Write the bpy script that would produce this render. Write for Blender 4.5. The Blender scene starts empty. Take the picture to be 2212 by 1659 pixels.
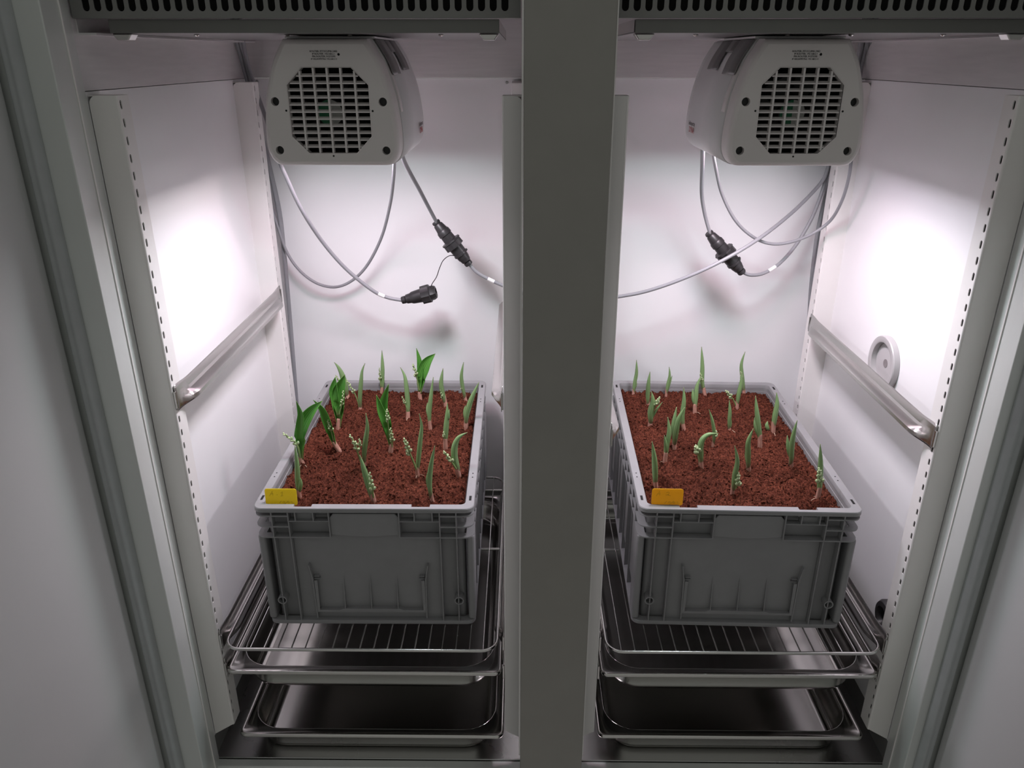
import bpy, bmesh, math, random
from mathutils import Vector, Matrix, noise

# ------------------------------------------------------------------ camera, world, exposure
scene = bpy.context.scene
COL = scene.collection
LIFT = 1.62            # everything is laid out relative to the lens height, then lifted above the room floor
FOCAL_PX, PITCH, YAW = 1673.0, 0.4007, 0.0102
cam_data = bpy.data.cameras.new('camera')
cam_data.sensor_fit = 'HORIZONTAL'
cam_data.sensor_width = 36.0
cam_data.lens = 36.0 * FOCAL_PX / 2212.0
cam_data.clip_start = 0.02
cam = bpy.data.objects.new('camera', cam_data)
COL.objects.link(cam)
cam.location = (0, 0, 0)
cam.rotation_euler = (math.pi / 2 - PITCH, 0, YAW)
scene.camera = cam

world = bpy.data.worlds.new('dim_room')
scene.world = world
world.use_nodes = True
world.node_tree.nodes['Background'].inputs[0].default_value = (0.98, 1.0, 0.955, 1)
world.node_tree.nodes['Background'].inputs[1].default_value = 0.22
scene.view_settings.view_transform = 'Standard'
scene.view_settings.look = 'None'
scene.view_settings.exposure = 0.0
scene.view_settings.gamma = 1.0
scene.view_settings.use_curve_mapping = False
LAMP_W = 1.28          # watts of each LED group in the two grow lamps
LAMP_SPREAD = 176      # lens angle of the LED groups

rng = random.Random(7)

# ------------------------------------------------------------------ compartments
CXL, CXR = -0.2936, 0.4188          # centre of each compartment
HALF = 0.268                        # half distance between pilasters
YF = 1.055                          # front plane of the frame
YP = 1.143                          # front plane of the front pilasters
YR = 1.737                          # front plane of the rear pilasters
YB = 1.85                           # back wall
XWL, XWR = -0.604, 0.731            # side walls
ZTOP, ZFLOOR = -0.046, -1.302

# ------------------------------------------------------------------ materials
def nodes_of(m):
    return m.node_tree.nodes, m.node_tree.links

def mat(name, col, rough=0.5, metal=0.0, var=0.06, scale=40.0, bump=0.0, bscale=300.0, stretch=None, spec=0.5, rvar=0.0, coat=0.0, aniso=0.0):
    m = bpy.data.materials.new(name)
    m.use_nodes = True
    n, l = nodes_of(m)
    b = n['Principled BSDF']
    b.inputs['Roughness'].default_value = rough
    b.inputs['Metallic'].default_value = metal
    b.inputs['Specular IOR Level'].default_value = spec
    b.inputs['Coat Weight'].default_value = coat
    tc = n.new('ShaderNodeTexCoord')
    mp = n.new('ShaderNodeMapping')
    if stretch:
        mp.inputs['Scale'].default_value = stretch
    l.new(tc.outputs['Object'], mp.inputs['Vector'])
    nz = n.new('ShaderNodeTexNoise')
    nz.inputs['Scale'].default_value = scale
    nz.inputs['Detail'].default_value = 5
    l.new(mp.outputs['Vector'], nz.inputs['Vector'])
    rp = n.new('ShaderNodeValToRGB')
    rp.color_ramp.elements[0].position = 0.3
    rp.color_ramp.elements[1].position = 0.7
    rp.color_ramp.elements[0].color = (*[max(0, c * (1 - var)) for c in col], 1)
    rp.color_ramp.elements[1].color = (*[min(1, c * (1 + var)) for c in col], 1)
    l.new(nz.outputs['Fac'], rp.inputs['Fac'])
    l.new(rp.outputs['Color'], b.inputs['Base Color'])
    if rvar:
        mr = n.new('ShaderNodeMapRange')
        mr.inputs['To Min'].default_value = rough - rvar
        mr.inputs['To Max'].default_value = rough + rvar
        l.new(nz.outputs['Fac'], mr.inputs['Value'])
        l.new(mr.outputs['Result'], b.inputs['Roughness'])
    if bump:
        nb = n.new('ShaderNodeTexNoise')
        nb.inputs['Scale'].default_value = bscale
        nb.inputs['Detail'].default_value = 4
        l.new(mp.outputs['Vector'], nb.inputs['Vector'])
        bp = n.new('ShaderNodeBump')
        bp.inputs['Strength'].default_value = bump
        bp.inputs['Distance'].default_value = 0.002
        l.new(nb.outputs['Fac'], bp.inputs['Height'])
        l.new(bp.outputs['Normal'], b.inputs['Normal'])
    return m

M = {}
M['liner'] = mat('white_liner', (0.87, 0.87, 0.875), 0.32, 0, 0.012, 6, 0.02, 500)
M['pilaster'] = mat('white_pilaster_paint', (0.84, 0.82, 0.80), 0.38, 0, 0.015, 10)
M['band'] = mat('grey_steel_band', (0.72, 0.70, 0.70), 0.42, 0.3, 0.04, 14, 0, 300, (1, 1, 12), rvar=0.05)
M['frame'] = mat('satin_steel_frame', (0.66, 0.685, 0.66), 0.36, 0.2, 0.03, 20, 0.03, 900, (1, 1, 0.15))
M['mullion'] = mat('satin_mullion', (0.30, 0.29, 0.265), 0.5, 0.1, 0.03, 16, 0.03, 900)
M['grille'] = mat('dark_steel_grille', (0.22, 0.22, 0.21), 0.42, 0.3, 0.04, 20)
M['steel'] = mat('brushed_stainless', (0.60, 0.585, 0.565), 0.24, 1.0, 0.02, 10, 0, 250, (6, 1, 1), rvar=0.04)
M['pansteel'] = mat('pan_stainless', (0.64, 0.625, 0.60), 0.17, 1.0, 0.02, 6, 0, 200, (1, 3, 1), rvar=0.03)
M['wire'] = mat('bright_wire', (0.66, 0.65, 0.63), 0.2, 1.0, 0.03, 60)
M['floor'] = mat('floor_stainless', (0.46, 0.46, 0.45), 0.28, 1.0, 0.03, 8, rvar=0.04)
M['door'] = mat('door_inner_skin', (0.55, 0.555, 0.55), 0.45, 0.0, 0.02, 4, 0.02, 700)
M['rubber'] = mat('grey_gasket_rubber', (0.40, 0.42, 0.42), 0.5, 0, 0.04, 40)
M['black'] = mat('black_plastic', (0.022, 0.021, 0.022), 0.42, 0, 0.1, 60)
M['gapshade'] = mat('black_gap_shade', (0.006, 0.006, 0.006), 0.9, 0, 0.0, 10)  # flat black that stands in for shade in holes and gaps
M['housing'] = mat('lamp_housing_grey', (0.70, 0.66, 0.65), 0.42, 0, 0.015, 12, 0.02, 1200)
M['shell'] = mat('lamp_shell_white', (0.76, 0.75, 0.75), 0.3, 0, 0.012, 12)
M['fan'] = mat('dark_fan_plastic', (0.012, 0.012, 0.012), 0.45, 0, 0.1, 30)
M['hubgreen'] = mat('hub_green_label', (0.02, 0.20, 0.09), 0.5, 0, 0.05, 30)
M['hubwhite'] = mat('hub_white_label', (0.55, 0.55, 0.53), 0.5, 0, 0.05, 30)
M['ink'] = mat('dark_ink', (0.02, 0.02, 0.02), 0.7, 0, 0.1, 60)
M['greyink'] = mat('grey_ink', (0.22, 0.20, 0.20), 0.7, 0, 0.1, 60)
M['redink'] = mat('red_ink', (0.50, 0.10, 0.10), 0.7, 0, 0.1, 60)
M['crate'] = mat('grey_crate_plastic', (0.265, 0.265, 0.268), 0.46, 0, 0.035, 30, 0.03, 900)
M['cable'] = mat('grey_cable_pvc', (0.27, 0.275, 0.29), 0.45, 0, 0.03, 40)
M['marker'] = mat('white_marker_sleeve', (0.85, 0.85, 0.85), 0.4, 0, 0.01, 40)
M['pencil'] = mat('pencil_stroke', (0.42, 0.30, 0.02), 0.7, 0, 0.1, 60)
M['port'] = mat('port_grey_plastic', (0.46, 0.45, 0.45), 0.4, 0, 0.02, 30)
M['lip'] = mat('dim_reflection_lip', (0.17, 0.17, 0.16), 0.4, 0.6, 0.03, 20)  # darkened to imitate the dim room mirrored in the tray lip
M['bracket'] = mat('bracket_steel', (0.26, 0.25, 0.25), 0.38, 0.5, 0.04, 20)
M['screw'] = mat('screw_steel', (0.5, 0.5, 0.5), 0.3, 1.0, 0.05, 50)
M['sheath'] = mat('pink_bud_sheath', (0.50, 0.26, 0.20), 0.55, 0, 0.25, 220, 0.2, 500, (1, 1, 0.25))
M['stalk'] = mat('pale_green_stalk', (0.23, 0.33, 0.12), 0.5, 0, 0.15, 200)
M['bud'] = mat('pale_green_bud', (0.40, 0.50, 0.27), 0.5, 0, 0.18, 250)
M['root'] = mat('pale_root', (0.55, 0.40, 0.28), 0.6, 0, 0.15, 200)
M['roomfloor'] = mat('room_floor_vinyl', (0.58, 0.57, 0.54), 0.5, 0, 0.06, 3)

def leaf_mat(name, c1, c2, cbase):
    m = bpy.data.materials.new(name)
    m.use_nodes = True
    n, l = nodes_of(m)
    b = n['Principled BSDF']
    b.inputs['Roughness'].default_value = 0.42
    uv = n.new('ShaderNodeUVMap')
    sp = n.new('ShaderNodeSeparateXYZ')
    l.new(uv.outputs['UV'], sp.inputs['Vector'])
    wv = n.new('ShaderNodeTexWave')           # veins run along the leaf
    wv.inputs['Scale'].default_value = 2.6
    wv.inputs['Distortion'].default_value = 0.5
    l.new(uv.outputs['UV'], wv.inputs['Vector'])
    mx = n.new('ShaderNodeMix')
    mx.data_type = 'RGBA'
    mx.inputs[6].default_value = (*c1, 1)
    mx.inputs[7].default_value = (*c2, 1)
    l.new(wv.outputs['Fac'], mx.inputs[0])
    rp = n.new('ShaderNodeValToRGB')          # brownish foot and tip of the leaf itself
    e = rp.color_ramp.elements
    e[0].position, e[0].color = 0.02, (1, 1, 1, 1)
    e[1].position, e[1].color = 0.22, (0, 0, 0, 1)
    for pos, v in ((0.90, 0.0), (1.0, 0.45)):
        k = e.new(pos)
        k.color = (v, v, v, 1)
    l.new(sp.outputs['Y'], rp.inputs['Fac'])
    m2 = n.new('ShaderNodeMix')
    m2.data_type = 'RGBA'
    m2.inputs[7].default_value = (*cbase, 1)
    l.new(rp.outputs['Color'], m2.inputs[0])
    l.new(mx.outputs[2], m2.inputs[6])
    l.new(m2.outputs[2], b.inputs['Base Color'])
    tr = n.new('ShaderNodeBsdfTranslucent')
    l.new(m2.outputs[2], tr.inputs['Color'])
    ms = n.new('ShaderNodeMixShader')
    ms.inputs[0].default_value = 0.22
    l.new(b.outputs['BSDF'], ms.inputs[1])
    l.new(tr.outputs['BSDF'], ms.inputs[2])
    l.new(ms.outputs['Shader'], n['Material Output'].inputs['Surface'])
    return m
M['leaf_open'] = leaf_mat('bright_green_leaf', (0.075, 0.30, 0.035), (0.17, 0.45, 0.09), (0.20, 0.20, 0.08))
M['leaf_rolled'] = leaf_mat('rolled_green_leaf', (0.19, 0.34, 0.115), (0.30, 0.45, 0.215), (0.22, 0.15, 0.09))

def soil_mat():
    m = bpy.data.materials.new('red_brown_substrate')
    m.use_nodes = True
    n, l = nodes_of(m)
    b = n['Principled BSDF']
    b.inputs['Roughness'].default_value = 0.85
    b.inputs['Specular IOR Level'].default_value = 0.1
    tc = n.new('ShaderNodeTexCoord')
    n1 = n.new('ShaderNodeTexNoise')
    n1.inputs['Scale'].default_value = 260
    n1.inputs['Detail'].default_value = 6
    n1.inputs['Roughness'].default_value = 0.7
    n2 = n.new('ShaderNodeTexNoise')
    n2.inputs['Scale'].default_value = 14
    n2.inputs['Detail'].default_value = 4
    for k in (n1, n2):
        l.new(tc.outputs['Object'], k.inputs['Vector'])
    rp = n.new('ShaderNodeValToRGB')
    e = rp.color_ramp.elements
    e[0].position, e[0].color = 0.30, (0.018, 0.0055, 0.0035, 1)
    e[1].position, e[1].color = 0.72, (0.27, 0.085, 0.047, 1)
    k = e.new(0.5)
    k.color = (0.100, 0.028, 0.016, 1)
    l.new(n1.outputs['Fac'], rp.inputs['Fac'])
    mx = n.new('ShaderNodeMix')
    mx.data_type = 'RGBA'
    mx.blend_type = 'MULTIPLY'
    mx.inputs[0].default_value = 0.55
    r2 = n.new('ShaderNodeValToRGB')
    r2.color_ramp.elements[0].position, r2.color_ramp.elements[0].color = 0.35, (0.55, 0.5, 0.5, 1)
    r2.color_ramp.elements[1].position, r2.color_ramp.elements[1].color = 0.65, (1.15, 1.1, 1.1, 1)
    l.new(n2.outputs['Fac'], r2.inputs['Fac'])
    l.new(rp.outputs['Color'], mx.inputs[6])
    l.new(r2.outputs['Color'], mx.inputs[7])
    l.new(mx.outputs[2], b.inputs['Base Color'])
    bp = n.new('ShaderNodeBump')
    bp.inputs['Strength'].default_value = 0.9
    bp.inputs['Distance'].default_value = 0.003
    l.new(n1.outputs['Fac'], bp.inputs['Height'])
    l.new(bp.outputs['Normal'], b.inputs['Normal'])
    return m
M['soil'] = soil_mat()

def glow_mat(name, col, strength):
    m = bpy.data.materials.new(name)
    m.use_nodes = True
    n, l = nodes_of(m)
    b = n['Principled BSDF']
    b.inputs['Emission Color'].default_value = (*col, 1)
    b.inputs['Emission Strength'].default_value = strength
    return m
def thin_plastic(name, col):
    m = mat(name, col, 0.4, 0, 0.03, 60)
    n, l = nodes_of(m)
    tr = n.new('ShaderNodeBsdfTranslucent')
    tr.inputs['Color'].default_value = (*col, 1)
    ms = n.new('ShaderNodeMixShader')
    ms.inputs[0].default_value = 0.5
    l.new(n['Principled BSDF'].outputs['BSDF'], ms.inputs[1])
    l.new(tr.outputs['BSDF'], ms.inputs[2])
    l.new(ms.outputs['Shader'], n['Material Output'].inputs['Surface'])
    return m
M['tagy'] = thin_plastic('lemon_yellow_plastic', (0.92, 0.78, 0.05))
M['tago'] = thin_plastic('amber_yellow_plastic', (0.92, 0.59, 0.03))
M['led'] = glow_mat('led_lens', (1.0, 0.9, 1.0), 3.0)

# ------------------------------------------------------------------ mesh helpers
class MB:
    def __init__(self):
        self.v, self.f, self.uv = [], [], None
    def add(self, vs, fs):
        o = len(self.v)
        self.v += [tuple(p) for p in vs]
        self.f += [tuple(i + o for i in f) for f in fs]
        return self
    def box(self, x0, x1, y0, y1, z0, z1):
        return self.add([(x0, y0, z0), (x1, y0, z0), (x1, y1, z0), (x0, y1, z0), (x0, y0, z1), (x1, y0, z1), (x1, y1, z1), (x0, y1, z1)],
                        [(0, 3, 2, 1), (4, 5, 6, 7), (0, 1, 5, 4), (1, 2, 6, 5), (2, 3, 7, 6), (3, 0, 4, 7)])
    def loft(self, rings, cap0=False, cap1=False, closed=True):
        n = len(rings[0])
        vs = [p for r in rings for p in r]
        fs = []
        for k in range(len(rings) - 1):
            for i in range(n if closed else n - 1):
                j = (i + 1) % n
                fs.append((k * n + i, k * n + j, (k + 1) * n + j, (k + 1) * n + i))
        if cap0:
            fs.append(tuple(range(n - 1, -1, -1)))
        if cap1:
            fs.append(tuple((len(rings) - 1) * n + i for i in range(n)))
        return self.add(vs, fs)
    def prism(self, prof, axis, a, b):
        # prof: list of 2-D points in the plane across the axis ('x': (y,z), 'y': (x,z), 'z': (x,y))
        def p3(p, t):
            return {'x': (t, p[0], p[1]), 'y': (p[0], t, p[1]), 'z': (p[0], p[1], t)}[axis]
        return self.loft([[p3(p, a) for p in prof], [p3(p, b) for p in prof]], True, True)
    def tube(self, pts, r, seg=8, closed=False, radii=None):
        pts = [Vector(p) for p in pts]
        n = len(pts)
        rings = []
        up = None
        for i, p in enumerate(pts):
            if closed:
                t = pts[(i + 1) % n] - pts[i - 1]
            else:
                t = pts[min(i + 1, n - 1)] - pts[max(i - 1, 0)]
            t.normalize()
            if up is None:
                up = Vector((0, 0, 1)) if abs(t.z) < 0.9 else Vector((1, 0, 0))
            s = t.cross(up)
            s.normalize()
            up = s.cross(t)
            rr = radii[i] if radii else r
            rings.append([p + (s * math.cos(a) + up * math.sin(a)) * rr for a in [2 * math.pi * k / seg for k in range(seg)]])
        if closed:
            rings.append(rings[0])
            return self.loft(rings)
        return self.loft(rings, True, True)
    def lathe(self, a, b, prof, seg=20, ridges=None):
        # prof: (distance along a->b in metres, radius)
        a, b = Vector(a), Vector(b)
        t = (b - a).normalized()
        s = t.cross(Vector((0, 0, 1)) if abs(t.z) < 0.9 else Vector((1, 0, 0))).normalized()
        u = s.cross(t)
        rings = []
        for q, r in prof:
            ring = []
            for k in range(seg):
                an = 2 * math.pi * k / seg
                rr = r * (ridges if (ridges and k % 2) else 1.0)
                ring.append(a + t * q + (s * math.cos(an) + u * math.sin(an)) * rr)
            rings.append(ring)
        return self.loft(rings, True, True)
    def ellipsoid(self, c, rx, ry, rz, seg=8, rows=5, axis=None):
        rings = []
        c = Vector(c)
        q = Vector((0, 0, 1)).rotation_difference(Vector(axis)) if axis is not None else None
        for j in range(rows + 1):
            th = math.pi * (0.04 + 0.92 * j / rows)
            ring = []
            for k in range(seg):
                an = 2 * math.pi * k / seg
                p = Vector((rx * math.sin(th) * math.cos(an), ry * math.sin(th) * math.sin(an), rz * math.cos(th)))
                if q:
                    p = q @ p
                ring.append(c + p)
            rings.append(ring)
        return self.loft(rings, True, True)

def finish(o, bevel=0.0, solid=0.0, smooth=None, seg=2):
    me = o.data
    bm = bmesh.new()
    bm.from_mesh(me)
    bmesh.ops.recalc_face_normals(bm, faces=bm.faces)
    bm.to_mesh(me)
    bm.free()
    if smooth is not None:
        me.polygons.foreach_set('use_smooth', [True] * len(me.polygons))
        me.set_sharp_from_angle(angle=math.radians(smooth))
    if solid:
        md = o.modifiers.new('thickness', 'SOLIDIFY')
        md.thickness = solid
        md.offset = 0
    if bevel:
        md = o.modifiers.new('edge', 'BEVEL')
        md.width = bevel
        md.segments = seg
        md.limit_method = 'ANGLE'
        md.angle_limit = math.radians(40)
        if smooth is None:
            me.polygons.foreach_set('use_smooth', [True] * len(me.polygons))
            md.harden_normals = True

def part(name, mb, m, parent, org=None, **kw):
    """A mesh under a thing. Vertices are in the thing's own frame, or absolute when org (the thing's base) is given."""
    vs = mb.v if org is None else [(x - org[0], y - org[1], z - org[2]) for x, y, z in mb.v]
    me = bpy.data.meshes.new(name)
    me.from_pydata(vs, [], mb.f)
    me.materials.append(M[m])
    o = bpy.data.objects.new(name, me)
    COL.objects.link(o)
    o.parent = parent
    finish(o, **kw)
    return o

def single(name, mb, m, **kw):
    """A top-level thing of one mesh, its origin at the middle of its base."""
    xs, ys, zs = zip(*mb.v)
    org = ((min(xs) + max(xs)) / 2, (min(ys) + max(ys)) / 2, min(zs))
    o = part(name, mb, m, None, org, **kw)
    o.location = org
    return o

def empty(name, loc=(0, 0, 0), rz=0.0):
    o = bpy.data.objects.new(name, None)
    o.empty_display_size = 0.02
    COL.objects.link(o)
    o.location = loc
    o.rotation_euler = (0, 0, rz)
    return o

def tag(o, label, cat=None, group=None, kind=None):
    o['label'] = label
    if cat:
        o['category'] = cat
    if group:
        o['group'] = group
    if kind:
        o['kind'] = kind
    return o

def struct(name, mb, m, label, **kw):
    o = single(name, mb, m, **kw)
    o['kind'] = 'structure'
    o['label'] = label
    return o

def copy_tree(o, parent=None):
    c = o.copy()
    COL.objects.link(c)
    c.parent = parent
    for ch in list(o.children):
        copy_tree(ch, c)
    return c

def lettering(name, text, size, loc, rot, m, parent, align='CENTER'):
    cu = bpy.data.curves.new(name, 'FONT')
    cu.body = text
    cu.size = size
    cu.align_x = align
    cu.align_y = 'CENTER'
    cu.extrude = 0.00012
    cu.resolution_u = 2
    t = bpy.data.objects.new(name + '_curve', cu)
    COL.objects.link(t)
    bpy.context.view_layer.update()
    me = bpy.data.meshes.new_from_object(t.evaluated_get(bpy.context.evaluated_depsgraph_get()))
    bpy.data.objects.remove(t)
    me.materials.clear()
    me.materials.append(M[m])
    o = bpy.data.objects.new(name, me)
    COL.objects.link(o)
    o.parent = parent
    o.location = loc
    o.rotation_euler = rot
    return o

def spline(pts, per=8, closed=False):
    P = [Vector(p) for p in pts]
    out = []
    n = len(P)
    for i in range(n - 1):
        a, b, c, d = P[max(i - 1, 0)], P[i], P[i + 1], P[min(i + 2, n - 1)]
        for k in range(per):
            t = k / per
            out.append(0.5 * ((2 * b) + (c - a) * t + (2 * a - 5 * b + 4 * c - d) * t * t + (3 * b - a - 3 * c + d) * t ** 3))
    out.append(P[-1])
    return out

def rrect(w, d, r, z, n=6, front=()):
    """Rounded rectangle ring, centred; front: extra x positions along the y = -d/2 side."""
    pts = []
    def arc(cx, cy, a0):
        for k in range(n + 1):
            a = a0 + math.pi / 2 * k / n
            pts.append((cx + r * math.cos(a), cy + r * math.sin(a), z))
    arc(w / 2 - r, d / 2 - r, 0)
    arc(-w / 2 + r, d / 2 - r, math.pi / 2)
    arc(-w / 2 + r, -d / 2 + r, math.pi)
    for x in front:
        pts.append((x, -d / 2, z))
    arc(w / 2 - r, -d / 2 + r, 1.5 * math.pi)
    return pts

def slot_plate(mb, to3, cells, r, hl, depth):
    """Plate made of cells (u0,u1,v0,v1,cu,cv) each with a stadium-shaped hole along v; depth: how far the hole walls go back."""
    for u0, u1, v0, v1, cu, cv in cells:
        h, q = [], []
        for k in range(6):
            a = math.pi * k / 5
            h.append((cu + r * math.cos(a), cv + hl + r * math.sin(a)))
        for k in range(6):
            a = math.pi + math.pi * k / 5
            h.append((cu + r * math.cos(a), cv - hl + r * math.sin(a)))
        q = [(u1, cv + hl), (u1, v1), (cu + r * .5, v1), (cu - r * .5, v1), (u0, v1), (u0, cv + hl),
             (u0, cv - hl), (u0, v0), (cu - r * .5, v0), (cu + r * .5, v0), (u1, v0), (u1, cv - hl)]
        mb.loft([[to3(*p, 0) for p in q], [to3(*p, 0) for p in h], [to3(*p, depth) for p in h]])

# ------------------------------------------------------------------ the setting: room floor, cabinet shell, frame, doors
struct('room_floor', MB().box(-3.2, 3.3, -3.0, 2.2, -1.64, -1.62), 'roomfloor', 'grey vinyl floor of the dim room in front of the cabinet')

wb = struct('wall_back', MB().box(XWL - .03, XWR + .03, YB, YB + .02, -1.097, ZTOP), 'liner', 'white back wall panel behind the crates')
ob = wb.location.copy()
part('upper_panel', MB().box(XWL - .03, XWR + .03, YB - .012, YB + .02, ZTOP + .0012, .17), 'band', wb, ob, bevel=.001)
part('lower_panel', MB().box(XWL - .03, XWR + .03, YB + .03, YB + .05, -1.40, -1.099), 'grille', wb, ob)
for (sx, sz) in ((-.588, -.0525), (-.0302, -.0545), (.155, -.0545)):
    part('screw', MB().lathe((sx, YB - .003, sz), (sx, YB + .001, sz), [(0, .001), (.0004, .0032), (.004, .0036)], 12), 'screw', wb, ob, smooth=40)

for side, xw, sg in (('left', XWL, -1), ('right', XWR, 1)):
    x0, x1 = sorted((xw, xw + sg * .03))
    w = struct('wall_' + side, MB().box(x0, x1, 1.10, YB + .05, -1.247, ZTOP), 'liner', 'white %s side wall panel inside the cabinet' % side)
    o_ = w.location.copy()
    a0, a1 = sorted((xw - sg * .001, xw + sg * .03))
    part('upper_panel', MB().box(a0, a1, 1.10, YB + .05, ZTOP + .0012, .17), 'band', w, o_)
    b0, b1 = sorted((xw + sg * .004, xw + sg * .03))
    part('lower_panel', MB().box(b0, b1, 1.10, YB + .05, -1.40, -1.2485), 'grille', w, o_)
    c0, c1 = sorted((xw, xw - sg * .026))
    part('tray_ledge', MB().box(c0, c1, 1.152, YB - .014, .026, .029).box(*sorted((c0 if sg < 0 else c1, (c0 if sg < 0 else c1) - sg * .002)), 1.152, YB - .014, .029, .046), 'band', w, o_)
struct('ceiling', MB().box(XWL - .03, XWR + .03, 1.10, YB + .05, .17, .19), 'band', 'grey metal ceiling above the drip trays')
struct('floor', MB().box(XWL - .02, XWR + .02, 1.138, YB + .05, -1.33, ZFLOOR), 'floor', 'dark stainless cabinet floor under the lowest trays', bevel=.002)

# jambs, mullion, sill, header (all run past the edges of the view)
t1 = struct('trim_1', MB().prism([(-.5926, YF), (-.5926, 1.098), (-.6035, 1.1415), (-.72, 1.1415), (-.72, YF)], 'z', -1.56, .30), 'frame', 'grey steel frame upright at left of the cabinet', bevel=.0022)
t2 = struct('trim_2', MB().prism([(.7176, YF), (.7176, 1.098), (.7305, 1.1415), (.845, 1.1415), (.845, YF)], 'z', -1.56, .30), 'frame', 'grey steel frame upright at right of the cabinet', bevel=.0022)
part('edge_highlight', MB().box(-.5928, -.5908, 1.0960, 1.0985, -1.30, .30), 'pilaster', t1, t1.location.copy(), bevel=.0006)  # pale bead added to paint the bright line along the frame edge
part('edge_highlight', MB().box(.7158, .7178, 1.0960, 1.0985, -1.30, .30), 'pilaster', t2, t2.location.copy(), bevel=.0006)
mu = struct('trim_3', MB().box(.0043, .1191, YF, 1.098, -1.56, .30), 'mullion', 'plain dark grey centre post between the two compartments', bevel=.0018)
om = mu.location.copy()
part('post_light_block', MB().box(.010, .1135, 1.0985, 1.15, -1.56, .30), 'gapshade', mu, om)  # added block, unseen: stops light leaking behind the hollow centre post
part('cover_strip', MB().box(.0016, .0040, YF + .004, 1.10, -1.20, .30), 'pilaster', mu, om)
part('cover_strip', MB().box(.1194, .1210, YF + .004, 1.10, -1.20, .30), 'pilaster', mu, om)
struct('trim_4', MB().box(XWL - .1, XWR + .1, 1.1175, 1.1365, -1.56, ZFLOOR - .001), 'frame', 'grey steel sill along the foot of the opening', bevel=.0025)
struct('trim_5', MB().box(XWL - .1, XWR + .1, 1.06, 1.135, .20, .30), 'frame', 'steel header above the slotted grilles')

def make_door(name, hx, sg, ang, label):
    """Door swung open; its inner face is towards the cabinet light. sg: -1 hinged left, +1 hinged right."""
    d = Vector((sg * math.sin(ang), -math.cos(ang), 0))
    nrm = Vector((-d.y * -sg, d.x * -sg, 0))
    nrm = Vector((sg * math.cos(ang), math.sin(ang), 0))       # away from the opening
    A = Vector((hx, 1.046, 0))
    def quad(a, b, t0, t1):
        return [(A + d * a + nrm * t0), (A + d * b + nrm * t0), (A + d * b + nrm * t1), (A + d * a + nrm * t1)]
    mb = MB().prism([(p.x, p.y) for p in quad(0, .62, 0, .012)], 'z', -1.50, .27)
    o = struct(name, mb, 'door', label, bevel=.003)
    oo = o.location.copy()
    part('outer_skin', MB().prism([(p.x, p.y) for p in quad(-.012, .66, .014, .065)], 'z', -1.53, .29), 'frame', o, oo, bevel=.003)
    # bellows gasket beside the hinge edge
    gx = hx - sg * .0185
    prof = []
    for k in range(19):
        a = math.pi * k / 18
        rr = 1 + .09 * math.cos(6 * a)
        prof.append((gx - sg * .0120 * math.cos(a) * (1 if k else 1), 1.0535 - .015 * math.sin(a) * rr))
    prof += [(gx + sg * .012, 1.0545), (gx - sg * .012, 1.0545)]
    part('gasket', MB().prism(prof, 'z', -1.50, .27), 'rubber', o, oo, smooth=50)
    return o
make_door('door_1', -.6575, -1, math.radians(6), 'open left cabinet door showing its pale grey inner face')
make_door('door_2', .7640, 1, math.radians(6), 'open right cabinet door showing its pale grey inner face')

# ------------------------------------------------------------------ slotted pilasters
def pilaster(xin, xout, yf, label, zb_in, zb_out, depth=.034, group=None):
    s = 1 if xin > xout else -1          # the slotted side looks towards +x when s is +1
    zt = -.0508
    org = ((xin + xout) / 2, yf + depth / 2, min(zb_in, zb_out))
    t = tag(empty('slotted_pilaster', org), label, 'pilaster', group)
    r = .003
    prof = []
    rc = .012
    for k in range(6):
        a = math.pi / 2 * k / 5
        prof.append((xout + s * (rc - rc * math.cos(a)), zt - rc + rc * math.sin(a)))
    prof += [(xin - s * r, zt), (xin - s * r, zb_in), (xout, zb_out)]
    part('face_plate', MB().prism(prof, 'y', yf, yf + .0014), 'pilaster', t, org, bevel=.0004)
    arc = []
    for k in range(6):
        a = math.pi / 2 * k / 5
        arc.append((xin - s * r + s * r * math.sin(a), yf + r - r * math.cos(a)))
    part('folded_edge', MB().loft([[(x, y, zb_in) for x, y in arc], [(x, y, zt) for x, y in arc]], closed=False), 'pilaster', t, org, smooth=60)
    mb = MB()
    y0, y1 = yf + r, yf + .0135
    pitch = .0245
    cells = []
    z = zt
    n = int((zt - zb_in) / pitch)
    for k in range(n):
        z1, z0 = zt - k * pitch, zt - (k + 1) * pitch
        cells.append((y0, y1, z0, z1, yf + .0078, (z0 + z1) / 2))
    slot_plate(mb, lambda u, v, d: (xin - s * d, u, v), cells, .0027, .0036, .0016)
    zl = zt - n * pitch
    mb.add([(xin, y0, zl), (xin, y1, zl), (xin, y1, zb_in), (xin, y0, zb_in)], [(0, 1, 2, 3)])
    mb.add([(xin, y1, zt), (xin, yf + depth, zt), (xin, yf + depth, zb_in), (xin, y1, zb_in)], [(0, 1, 2, 3)])
    part('slotted_side', mb, 'pilaster', t, org, smooth=40)
    mb = MB()
    mb.box(*sorted((xin - s * .0045, xin - s * .006)), yf + .002, yf + depth, min(zb_in, zb_out) + .02, zt - .001)
    part('slot_shade', mb, 'gapshade', t, org)  # black sheet set behind the slots to imitate the shade inside
    mb = MB().box(*sorted((xin - s * .0005, xout)), yf + depth - .0012, yf + depth, max(zb_in, zb_out), zt)
    mb.box(*sorted((xin - s * .001, xout)), yf + .0015, yf + depth - .002, zt - .0012, zt - .0002)
    part('back_plate', mb, 'pilaster', t, org)
    return t
GP = 'slotted shelf pilasters in the cabinet'
pilaster(CXL - HALF, XWL + .0015, YP, 'white slotted pilaster at the front left edge of the left compartment', -1.2185, -1.2435, group=GP)
pilaster(CXL + HALF, .0035, YP, 'white pilaster on the left flank of the centre post', -1.231, -1.246, group=GP)
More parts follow.
